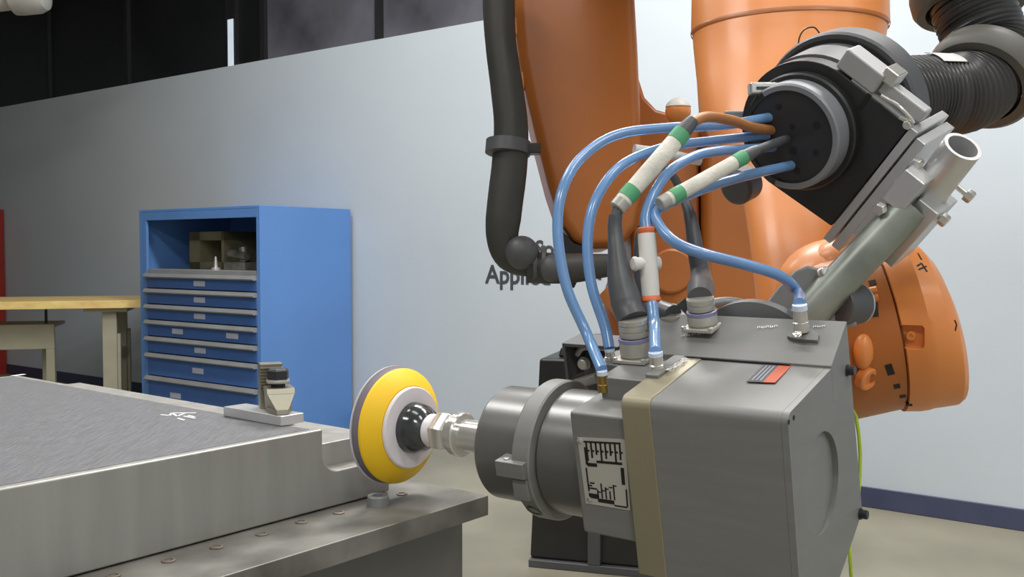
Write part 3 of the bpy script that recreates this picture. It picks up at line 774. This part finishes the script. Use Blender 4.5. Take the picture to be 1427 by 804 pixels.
# cable tag by the third plug
tg = thing('cable_tag', 'small folded white tag lying left of the third plug', 'tag', P(945, 446, 1.06))
for (x0, y0, x1, y1) in ((938, 424, 953, 440), (929, 436, 940, 448)):
    a_, b_ = P(x0, y0, 1.06), P(x1, y1, 1.05); n_ = cv(.6, -.7, -.4).normalized(); s_ = (b_-a_).cross(n_).normalized()*.0045
    m = MB(); m.hexa([a_-s_, b_-s_, b_+s_, a_+s_, a_-s_+n_*.0012, b_-s_+n_*.0012, b_+s_+n_*.0012, a_+s_+n_*.0012]); m.build('tag_plate', M_white, tg)
m = MB(); a_, b_ = P(936, 446, 1.062), P(962, 424, 1.062); n_ = cv(.6, -.7, -.4).normalized(); s_ = (b_-a_).cross(cv(0, 0, 1)).normalized()*.009
m.hexa([a_-s_, b_-s_, b_+s_, a_+s_, a_-s_+FWD*.006, b_-s_+FWD*.006, b_+s_+FWD*.006, a_+s_+FWD*.006]); m.build('tag_holder', M_dgrey, tg)

# ------------------------------------------------------------------ flange between housing and wrist, pipe and clamp
fl = thing('wrist_flange', 'grey adapter flange with bolted lug between spindle housing and orange wrist', 'flange', T(.08, .18, -.1))
fc = T(.055, .178, -.025)
m = MB(); m.lathe(fc, B, [(0, .07), (.012, .07), (.013, .062), (.03, .058), (.03, 0)], 56); m.build('flange_disc', M_flange, fl)
m = MB(); lug = [(1040, 448), (1062, 430), (1085, 400), (1108, 377), (1125, 370), (1142, 374), (1165, 395), (1190, 425), (1195, 455), (1110, 470)]
m.rings([[hit(x, y, P(1120, 430, 1.1), cv(.25, 0, 1).normalized())+cv(.25, 0, 1).normalized()*k for x, y in lug] for k in (0, .02)]); m.build('lug_plate', M_flange, fl, bevel=.003)
m = MB(); arc = [P(x, y, 1.085) for x, y in ((960, 440), (985, 426), (1015, 421), (1045, 428), (1070, 445))]; m.tube(arc, .006, 12, 30); m.build('rim_bead', M_flange, fl)
bolt(P(1146, 381, 1.088), cv(.3, -.3, -1).normalized(), .006, .008, fl, M_chrome)
m = MB(); q0, q1 = P(1165, 425, 1.09), P(1196, 423, 1.11); m.cyl(q0, q1, .0235, None, 32); m.build('knuckle', M_dgrey, fl, bevel=.002)
m = MB(); m.lathe(q1-(q1-q0).normalized()*.004, (q1-q0), [(0, .0235), (.004, .0235), (.007, .02), (.007, 0)], 32); m.build('knuckle_cap', M_alub, fl)

pipe = MB(); pipe.pipe(P(1100, 466, 1.10), P(1268, 288, 1.065), .0205, .017); tag(pipe.build('galvanised_pipe', M_galv), 'dull galvanised pipe slanting from the flange up to the clamp bracket', 'pipe')

# hose holder frame: HM points back along the hose, HI to the lower right, HJ to the lower left
HM = cv(.68, -.33, .66).normalized()
HI = cv(.667, .686, -.344); HI = (HI-HM*HI.dot(HM)).normalized()
HJ = HM.cross(HI)
if HJ.dot(cv(-.64, .76, 0)) < 0: HJ = -HJ
H0 = P(1119, 182, 1.13)
def H(i, j, k): return H0 + HI*i + HJ*j + HM*k
def hb_(mb, i0, i1, j0, j1, k0, k1): return mb.box(H0, HI, HJ, HM, i0, i1, j0, j1, k0, k1)
hold = thing('hose_holder', 'black hose holder with round cable disc and square clamp plate', 'hose holder', H(0, .08, 0))
RH = .081; EI = .094
out = [(EI, -RH)] + [(RH*math.cos(a), RH*math.sin(a)) for a in [-math.pi/2-math.pi*i/28 for i in range(29)]] + [(EI, RH*.88)]
m = MB(); m.prism(out, H0, HI, HJ, HM, 0, .022); hp = m.build('clamp_plate', M_blackp, hold, bevel=.0015)
m = MB(); hb_(m, .036, .041, -RH-.001, -.062, -.0008, .01); m.build('slit', M_hole, hp)
m = MB(); hb_(m, .012, EI, -RH-.0022, -RH, .002, .02); m.build('edge_highlight', M_alub, hp)  # bright strip stands in for the highlight along the plate edge
m = MB(); m.lathe(H0, -HM, [(-.002, .069), (.010, .069), (.012, .067), (.012, .055)], 56); m.build('inner_ring', M_black, hold)
m = MB(); m.lathe(H0, -HM, [(.008, .0600), (.034, .0590), (.035, .0575), (.035, .053), (.033, .053)], 56, cap=False); m.build('collar_ring', M_blackp, hold)
m = MB(); m.lathe(H0, -HM, [(.010, .0604), (.010, .0622), (.034, .0615), (.0362, .0595), (.0362, .054), (.0352, .054)], 40, hint=HI, cap=False, a0=-1.25, a1=2.75); m.build('clamp_band', M_ringg, hold)
holes = [(.018, -.032, .0045), (.036, -.006, .0038), (.030, .026, .0042), (.008, .036, .004), (-.022, .026, .004), (-.004, -.012, .0035), (.013, .010, .0048), (-.03, -.02, .004)]
m = MB(); m.lathe(H0, -HM, [(.01, .0545), (.031, .0545), (.033, .053), (.033, 0)], 56); cdk = m.build('cable_disc', M_blackp, hold)
for x, y, r in holes:
    m = MB(); m.lathe(H(x, y, -.0331), -HM, [(0, r), (.0003, r), (.0003, 0)], 16); m.build('cable_port', M_hole, cdk)
# buckle on top of the collar ring
bc = hit(1070, 125, H(0, 0, -.02), HM)
m = MB(); m.box(bc, RGT, cv(0, 0, 1), cv(-.06, -1, 0).normalized(), -.022, .02, -.008, .008, -.006, .0075); bk = m.build('buckle', M_chrome, hold, bevel=.0025)
m = MB(); m.box(bc, RGT, cv(0, 0, 1), cv(-.06, -1, 0).normalized(), -.015, .013, -.0095, -.0078, -.0015, .0018); m.build('buckle_slot', M_boltd, bk)
m = MB(); m.cyl(bc+RGT*.02+UP*.001-FWD*.006, bc+RGT*.023+UP*.001-FWD*.006, .0065, None, 18); m.build('buckle_screw', M_nick, bk)
# over-centre latch along the upper right edge
m = MB(); hb_(m, -.012, .04, -.108, -.083, .0, .03); la = m.build('latch', M_latch, hold, bevel=.003)
m = MB(); hb_(m, .04, .098, -.102, -.086, .008, .026); m.build('latch_lever', M_latch, la, bevel=.003)
m = MB(); hb_(m, .034, .052, -.116, -.1, .004, .03); m.build('latch_hook', M_chrome, la, bevel=.002)
m = MB(); m.tube([H(.05, -.09, -.002), H(.075, -.094, -.006), H(.095, -.088, -.002), H(.08, -.083, -.001)], .0022, 10, 30); m.build('latch_wire', M_chrome, la)
bolt(H(.092, -.083, -.001), -HM, .0045, .006, la, M_chrome)
# flared back of the holder
m = MB(); m.lathe(H0, HM, [(.02, .072), (.024, .084), (.06, .0865), (.085, .088), (.086, .084)], 64); m.build('shroud', M_dgrey, hold)
m = MB(); m.lathe(H0, HM, [(.082, .086), (.082, .0975), (.086, .1), (.118, .1005), (.124, .097), (.127, .085), (.127, .055)], 64); m.build('rear_flange', M_dgrey, hold, ang=30)
m = MB(); m.lathe(H0, HM, [(.0795, .0865), (.0795, .0925), (.0825, .0925), (.0825, .0865)], 64, cap=False); m.build('rubber_seal', M_black, hold)
m = MB(); m.tube([P(1117, 80, 1.2), P(1113, 58, 1.2), P(1120, 42, 1.2), P(1134, 38, 1.2), P(1142, 46, 1.2)], .001, 8, 30); m.build('wire_loop', M_black, hold)
# small parts at the left of the holder
lf = hit(1020, 158, H(0, 0, .01), HM)
m = MB(); m.box(lf, RGT, FWD, UP, -.008, .045, 0, .02, -.009, .004); m.build('side_lug', M_ringg, hold, bevel=.003)
m = MB(); m.lathe(hit(1024, 262, H(0, 0, .05), HM), HM, [(0, .02), (.004, .024), (.03, .024), (.034, .016), (.034, 0)], 28); m.build('lower_knob', M_dgrey, hold)

# machined aluminium bracket with pipe clamps
br = thing('pipe_clamp_bracket', 'bright machined aluminium clamp bracket gripping the pipe beside hose holder', 'bracket', H(.12, .08, 0))
m = MB(); hb_(m, EI+.002, EI+.012, -.083, .088, -.004, .085); m.build('bracket_plate', M_alub, br, bevel=.001)
m = MB(); hb_(m, EI+.0145, EI+.026, -.078, .088, -.004, .08); m.build('bracket_plate', M_alub, br, bevel=.001)
m = MB(); hb_(m, EI+.026, EI+.056, -.03, .055, -.012, .045); m.build('clamp_half', M_alub, br, bevel=.0015)
m = MB(); hb_(m, EI+.0585, EI+.085, -.03, .055, -.012, .045); m.build('clamp_half', M_alub, br, bevel=.0015)
m = MB(); hb_(m, EI+.03, EI+.056, -.055, -.012, -.03, .0); m.build('clamp_half', M_alub, br, bevel=.0015)
ch = P(1296, 262, 1.05)
sa, sb = P(1292, 270, 1.075), P(1342, 204, 1.02)
m = MB(); m.pipe(sa, sb, .0205, .0165); m.build('stub_tube', M_alub, br)
for x, y, d in ((1228, 290, 1.06), (1346, 270, 1.06), (1311, 303, 1.06), (1278, 228, 1.05)):
    dr = HI if x > 1300 else (-HM)
    q = P(x, y, d)
    m = MB(); m.lathe(q-dr*.012, dr, [(0, .0035), (.012, .0035), (.012, .0075), (.019, .0075), (.021, .006), (.021, 0)], 6); m.build('hex_bolt', M_chrome, br, bevel=.0006)

# corrugated hose with rubber rings
hs = thing('corrugated_hose', 'black corrugated hose with grey rubber rings leaving the holder upper right', 'hose', P(1380, 110, 1.3))
path = [H(.0, .0, .115), P(1268, 136, 1.26), P(1312, 134, 1.28), P(1350, 126, 1.295), P(1374, 102, 1.315), P(1377, 70, 1.335), P(1366, 38, 1.345), P(1352, 0, 1.355), P(1345, -60, 1.37)]
q = spline(path, 400)
NR = 62
m = MB(); m.tube(path, .0525, 36, NR*8, mod=lambda f: 1+.035*math.sin(2*math.pi*NR*f)); m.build('corrugated_tube', M_corr, hs)
def ring_at(f, R, r, wd):
    i = int(f*400); t = (q[min(i+4, 400)]-q[max(i-4, 0)]).normalized()
    m = MB(); m.lathe(q[i], t, [(-wd, R*.78), (-wd, R*.93), (-wd*.7, R), (0, R*1.03), (wd*.7, R), (wd, R*.93), (wd, R*.78)], 56, cap=False)
    return m.build('rubber_ring', M_rubg, hs)
ring_at(.56, .073, .02, .021); ring_at(.88, .076, .02, .026)
i = int(.33*400); t = (q[i+4]-q[i-4]).normalized()
x_, y_, z_ = basis(t, UP)
m = MB(); m.lathe(q[i], t, [(-.012, .0552), (.026, .0552), (.026, .0560), (-.012, .0560), (-.012, .0552)], 16, hint=UP, cap=False, a0=.1, a1=.8); m.build('paper_tag', M_white, hs)

# ================================================================== ROBOT
ro = P(900, 500, 3.5); ro.z = .855
rob = thing('industrial_robot', 'large orange industrial robot arm reaching forward to hold the spindle', 'robot', ro)
def sect(x, y, d, hw, hwy=None, n=48):
    c = P(x, y, d); r = hw*d/FPX; ry = r if hwy is None else hwy*d/FPX
    return [c+V((math.cos(2*math.pi*i/n)*r, math.sin(2*math.pi*i/n)*ry, 0)) for i in range(n)]
# forearm
m = MB()
m.rings([sect(*a) for a in ((1100, -140, 1.95, 128), (1098, -20, 1.86, 132), (1098, 38, 1.82, 133), (1098, 44, 1.81, 131), (1097, 60, 1.80, 129), (1094, 110, 1.74, 121), (1088, 160, 1.68, 112),
    (1094, 205, 1.61, 94), (1104, 245, 1.55, 76), (1108, 290, 1.49, 69), (1109, 335, 1.44, 63), (1112, 385, 1.40, 60), (1120, 440, 1.37, 62))])
m.build('forearm', M_orange, rob, ang=50)
m = MB(); m.rings([sect(*a) for a in ((1098, 41, 1.815, 133.5), (1098, 43, 1.813, 133.8), (1098, 46, 1.81, 132.5))], cap=False); m.build('forearm_seam', M_orangeShade, rob)
# wrist
def ringp(x, y, d, R, axis, n=56, sq=1.0):
    c = P(x, y, d); ex, ey, ez = basis(axis, UP); r = R*d/FPX
    return [c+(ex*math.cos(2*math.pi*i/n)+ey*math.sin(2*math.pi*i/n)*sq)*r for i in range(n)]
wa = cv(.95, -.18, -.18).normalized()
m = MB(); m.rings([ringp(*a, wa) for a in ((1095, 486, 1.34, 80), (1120, 484, 1.33, 102), (1160, 475, 1.32, 112), (1205, 464, 1.305, 113), (1232, 459, 1.295, 112))]); wbod = m.build('wrist_body', M_orangeShade, rob, ang=40)
m = MB(); m.rings([ringp(*a, wa) for a in ((1231, 459, 1.296, 108), (1236, 459, 1.294, 108))], cap=False); m.build('wrist_seam', M_seam, rob)
m = MB(); m.rings([ringp(*a, wa) for a in ((1234, 459, 1.295, 110), (1235, 459, 1.294, 115), (1255, 455, 1.288, 119), (1268, 451, 1.284, 121), (1274, 451, 1.282, 119), (1295, 453, 1.276, 114), (1310, 461, 1.272, 104), (1321, 472, 1.27, 87), (1328, 484, 1.268, 62), (1331, 492, 1.267, 32), (1332, 496, 1.267, 0.0))]); wcap = m.build('wrist_cap', M_orange, rob, ang=30)
# neck and mounting flange that carry the spindle housing
n0, n1 = T(.06, .209, -.055), P(1130, 478, 1.335)
nd = (n1-n0); nl = nd.length
m = MB(); m.lathe(n0, nd, [(0, .05), (.004, .054), (.02, .054), (.022, .047), (.032, .047), (.034, .056), (.06, .056), (nl, .055)], 48, cap=True); m.build('wrist_neck', M_orange, rob, ang=30)
# knuckle that joins forearm and wrist
m = MB(); m.sphere(P(1162, 420, 1.36), .088, 36, 20); m.build('wrist_knuckle', M_orange, rob)
m = MB(); m.sphere(P(1182, 372, 1.33), .046, 28, 16, sc=(1.2, 1, .9)); m.build('wrist_shoulder', M_orange, rob)
# slots and studs along the wrist seam, set on the casting's surface
def inplane(n, x, y):
    h = cv(x, y, 0); return (h-n*h.dot(n)).normalized()
def onwrist(x, y):
    a_, b_ = surf(wcap, x, y), surf(wbod, x, y)
    return min((a_, b_), key=lambda q: (q[0]-CAM).length)
for (x, y, w_, h_, tl) in ((1216, 394, 8, 9, 0), (1218, 431, 9, 21, .05), (1240, 515, 8, 17, -.45), (1250, 538, 7, 8, -.5), (1258, 552, 7, 7, -.55), (1267, 564, 7, 6, -.6)):
    p_, n_ = onwrist(x, y)
    s_ = inplane(n_, math.cos(tl), math.sin(tl)); t_ = n_.cross(s_); k_ = 1.2/FPX/2
    m = MB(); m.box(p_, s_, t_, n_, -w_*k_*1.2, w_*k_*1.2, -h_*k_, h_*k_, -.008, .0008); m.build('slot', M_hole, wcap)
for (x, y) in ((1216, 404), (1218, 415)):
    p_, n_ = onwrist(x, y)
    m = MB(); m.cyl(p_-n_*.004-RGT*.004, p_+n_*.0+RGT*.006, .0052, None, 20); m.build('stud', M_orange, wcap, bevel=.001)
p_, n_ = onwrist(1203, 490)
m = MB(); m.sphere(p_, .0165, 24, 14, sc=(.75, .7, 1.35)); m.build('screw_lug', M_orange, rob)
p_, n_ = onwrist(1206, 526)
m = MB(); m.lathe(p_, (n_+RGT*.8).normalized(), [(-.004, .015), (.006, .015), (.008, .013), (.008, .009), (.004, .0085), (.004, 0)], 28); m.build('screw_lug', M_orange, rob)
# square pocket in the cap
pk, pz_ = surf(wcap, 1270, 470); px_, py_, pz_ = basis(pz_, UP)
px_, py_ = py_, -px_
px_ = px_ if px_.dot(RGT) > 0 else -px_
py_ = pz_.cross(px_)
def rr_(w_, h_, r_, n=5):
    o_ = []
    for cx_, cy_, a in ((w_-r_, h_-r_, 0), (-w_+r_, h_-r_, 1), (-w_+r_, -h_+r_, 2), (w_-r_, -h_+r_, 3)):
        for i in range(n+1):
            t = math.pi/2*(a+i/n); o_.append((cx_+r_*math.cos(t), cy_+r_*math.sin(t)))
    return o_
sl_ = (pz_*.8 - px_*.6).normalized()
m = MB(); m.rings([[pk+px_*(a*k_+o_)+py_*b*k_+pz_*z_ for a, b in rr_(.0150, .0150, .005)] for k_, o_, z_ in ((.86, -.001, -.011), (1.0, 0, -.0005), (1.06, .001, .006))])
for v in m.bm.verts: v.co -= ORG[rob]
carve(wcap, m)
m = MB(); m.lathe(pk-pz_*.011-RGT*.001, pz_, [(-.001, .0062), (.004, .0062), (.0055, .005), (.0055, .0026), (.004, .0026), (.004, 0)], 20); m.build('pocket_screw', M_orange, wcap)
# small dark marks printed on the cap
def cap_stroke(pts, wd=.0011):
    m = MB(); q = []
    for (x0, y0), (x1, y1) in zip(pts, pts[1:]):
        for i in range(5): q.append((x0+(x1-x0)*i/5, y0+(y1-y0)*i/5))
    q.append(pts[-1]); hp2 = [h for h in (surf(wcap, *p) for p in q) if (h[0]-P(1290, 400, 1.2)).length < .2 and h[1] != -FWD]
    for (a, n), (b, n2) in zip(hp2, hp2[1:]):
        if (b-a).length < 1e-6: continue
        t = (b-a).normalized(); sd_ = n.cross(t).normalized()*wd
        m.hexa([a-sd_, b-sd_, b+sd_, a+sd_, a-sd_+n*.0004, b-sd_+n2*.0004, b+sd_+n2*.0004, a+sd_+n*.0004])
    m.build('printed_mark', M_ink, wcap)
for pts in ([(1279, 353), (1284, 362)], [(1278, 371), (1284, 367), (1292, 379)], [(1280, 376), (1291, 371)], [(1289, 350), (1301, 366)], [(1296, 347), (1304, 361)], [(1293, 357), (1302, 352)], [(1299, 340), (1304, 347)], [(1330, 446), (1333, 452), (1331, 461)]):
    cap_stroke(pts)
# link arm (far) and its base block
arm = [(712, -60), (717, 20), (723, 80), (735, 140), (749, 200), (765, 262), (781, 310), (799, 336), (822, 347), (850, 346), (874, 336), (889, 314), (896, 260), (894, 150), (890, 60), (883, -60)]
m = MB(); m.rings([[P(x, y, 3.1)+FWD*k for x, y in arm] for k in (0, .38)]); m.build('link_arm', M_orangeShade, rob, bevel=.035, seg=4, ang=50)
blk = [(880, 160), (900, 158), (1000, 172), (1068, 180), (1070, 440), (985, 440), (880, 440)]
m = MB(); m.rings([[P(x, y, 3.22)+FWD*k for x, y in [(880, 90), (891, 110), (899, 135), (915, 152), (940, 159), (974, 164), (977, 440), (880, 440)]] for k in (0, .3)]); m.build('shoulder_block', M_orangeShade, rob, bevel=.02, seg=3, ang=50)
m = MB(); m.rings([[P(x, y, 3.16)+FWD*k for x, y in [(982, 168), (1068, 178), (1075, 440), (984, 440)]] for k in (0, .34)]); m.build('shoulder_cover', M_orangeShade, rob, bevel=.025, seg=3, ang=50)
m = MB(); m.lathe(P(935, 378, 3.2), -FWD, [(-.02, .075), (.01, .075), (.016, .068), (.016, 0)], 36); m.build('round_boss', M_orangeShade, rob, bevel=.003)
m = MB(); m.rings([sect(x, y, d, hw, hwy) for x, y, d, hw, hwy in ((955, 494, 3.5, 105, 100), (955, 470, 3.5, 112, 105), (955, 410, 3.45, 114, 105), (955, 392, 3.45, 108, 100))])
m.build('rotating_column', M_orangeShade, rob, ang=40)
m = MB(); m.tube([P(800, -70, 3.28), P(850, -190, 3.1), P(960, -230, 2.6), P(1070, -170, 2.1), P(1098, -120, 1.95)], [.26, .26, .24, .22, .19], 32, 40); m.build('elbow', M_orangeShade, rob)
m = MB(); m.sphere(P(945, 155, 3.1), .041, 28, 16); cpb_ = m.build('eye_bolt', M_orange, rob)
m = MB(); m.sphere(P(945, 155, 3.1), .0435, 28, 8, v0=0, v1=1.25); m.build('white_cap', M_white, cpb_)
for x, y in ((713, 36), (718, 112)):
    m = MB(); m.box(P(x, y, 3.12), RGT, FWD, UP, -.014, .03, 0, .05, -.026, .026); m.build('side_stud', M_orange, rob, bevel=.004)
m = MB(); m.rings([[P(x, y, 3.12)+FWD*k for x, y in [(779, 318), (800, 338), (822, 346), (814, 372), (800, 402), (782, 390)]] for k in (0, .1)]); m.build('rubber_stop', M_black, rob, bevel=.004)
m = MB(); m.tube([P(846, 400, 3.25), P(866, 420, 3.25), P(880, 440, 3.3)], .05, 20, 12); m.build('counterweight_boss', M_orange, rob)
# pedestal under the robot
ped = thing('robot_pedestal', 'black welded steel pedestal under the orange robot behind the spindle', 'pedestal', P(880, 790, 3.75))
pc = P(745, 790, 3.75); pc = atz(738, 788, 0.0)
pr_, pb_ = V((.96, -.28, 0)).normalized(), V((.28, .96, 0))
zt_ = .855
m = MB(); 
def lohi(s0, s1, t0, t1, z0, z1, g=.03):
    return [pc+pr_*(s0-g)+pb_*(t0-g)+UP*z0, pc+pr_*(s1+g)+pb_*(t0-g)+UP*z0, pc+pr_*(s1+g)+pb_*(t1+g)+UP*z0, pc+pr_*(s0-g)+pb_*(t1+g)+UP*z0,
            pc+pr_*s0+pb_*t0+UP*z1, pc+pr_*s1+pb_*t0+UP*z1, pc+pr_*s1+pb_*t1+UP*z1, pc+pr_*s0+pb_*t1+UP*z1]
m.hexa(lohi(.03, .95, .03, .8, .03, zt_-.04)); m.build('body', M_black, ped, bevel=.012)
m = MB(); m.hexa(lohi(.03, .95, .03, .8, zt_-.04, zt_, -.06)[:4]+lohi(.1, .9, .1, .75, zt_-.04, zt_)[4:]); m.build('top_plate', M_black, ped, bevel=.01)
m = MB(); m.box(pc, pr_, pb_, UP, -.0, 1.05, -.02, .86, 0, .03); m.build('base_plate', M_dgrey, ped, bevel=.004)
m = MB(); m.box(pc, pr_, pb_, UP, .235, .285, -.02, .04, .03, .6); m.build('gusset', M_dgrey, ped, bevel=.004)

# hose pack at the left of the link arm
hp_ = thing('hose_pack', 'thick black hose pack hanging left of the orange link arm', 'hose', P(745, 375, 3.0))
m = MB(); m.tube([P(694, -40, 3.0), P(697, 50, 3.0), P(706, 120, 3.0), P(712, 175, 3.0), P(710, 230, 3.0), P(703, 290, 3.0), P(700, 330, 3.0), P(708, 356, 3.0), P(730, 366, 3.0), P(752, 366, 3.0)], [.050, .050, .048, .05, .052, .055, .056, .055, .045, .04], 28, 90); m.build('hose', M_rub, hp_)
m = MB(); m.lathe(P(708, 206, 3.0), cv(.08, -1, .12), [(-.022, .058), (-.02, .07), (.02, .07), (.022, .058)], 40); hc = m.build('hose_clamp', M_dgrey, hp_)
m = MB(); m.box(P(708, 206, 3.0), RGT, FWD, UP, .04, .1, -.03, .03, -.02, .012); m.build('clamp_ear', M_black, hc, bevel=.004)
m = MB(); m.sphere(P(727, 352, 2.96), .052, 24, 14, sc=(1, .8, 1)); m.build('elbow_joint', M_dgrey, hp_)
m = MB(); m.sphere(P(770, 374, 2.95), .04, 24, 14, sc=(1, .8, 1.05)); m.build('coupling', M_dgrey, hp_)
m = MB(); m.tube([P(735, 372, 3.0), P(790, 374, 3.0), P(868, 368, 3.1)], [.05, .045, .032], 22, 30); m.build('connector_tube', M_rub, hp_)
for x in (745, 757):
    m = MB(); m.lathe(P(x, 368, 3.0), RGT, [(-.006, .04), (-.006, .058), (.006, .058), (.006, .04)], 32, cap=False); m.build('coupling_ring', M_dgrey, hp_)

# ground wire behind the housing
m = MB(); gw = [T(.12, .177, -.07), T(.135, .19, -.085), P(1188, 572, 1.12), P(1195, 592, 1.13), P(1199, 640, 1.13), P(1195, 700, 1.12), P(1184, 745, 1.12), P(1186, 800, 1.13), P(1190, 900, 1.3), P(1200, 1000, 1.7)]
gz = P(1200, 1000, 1.7); gw.append(V((gz.x+.1, gz.y+.2, .2))); gw.append(V((gz.x+.25, gz.y+.4, .004)))
m.tube(gw, .0022, 8, 80); tag(m.build('ground_wire', M_wire), 'thin yellow green wire hanging behind the grey spindle housing', 'wire')
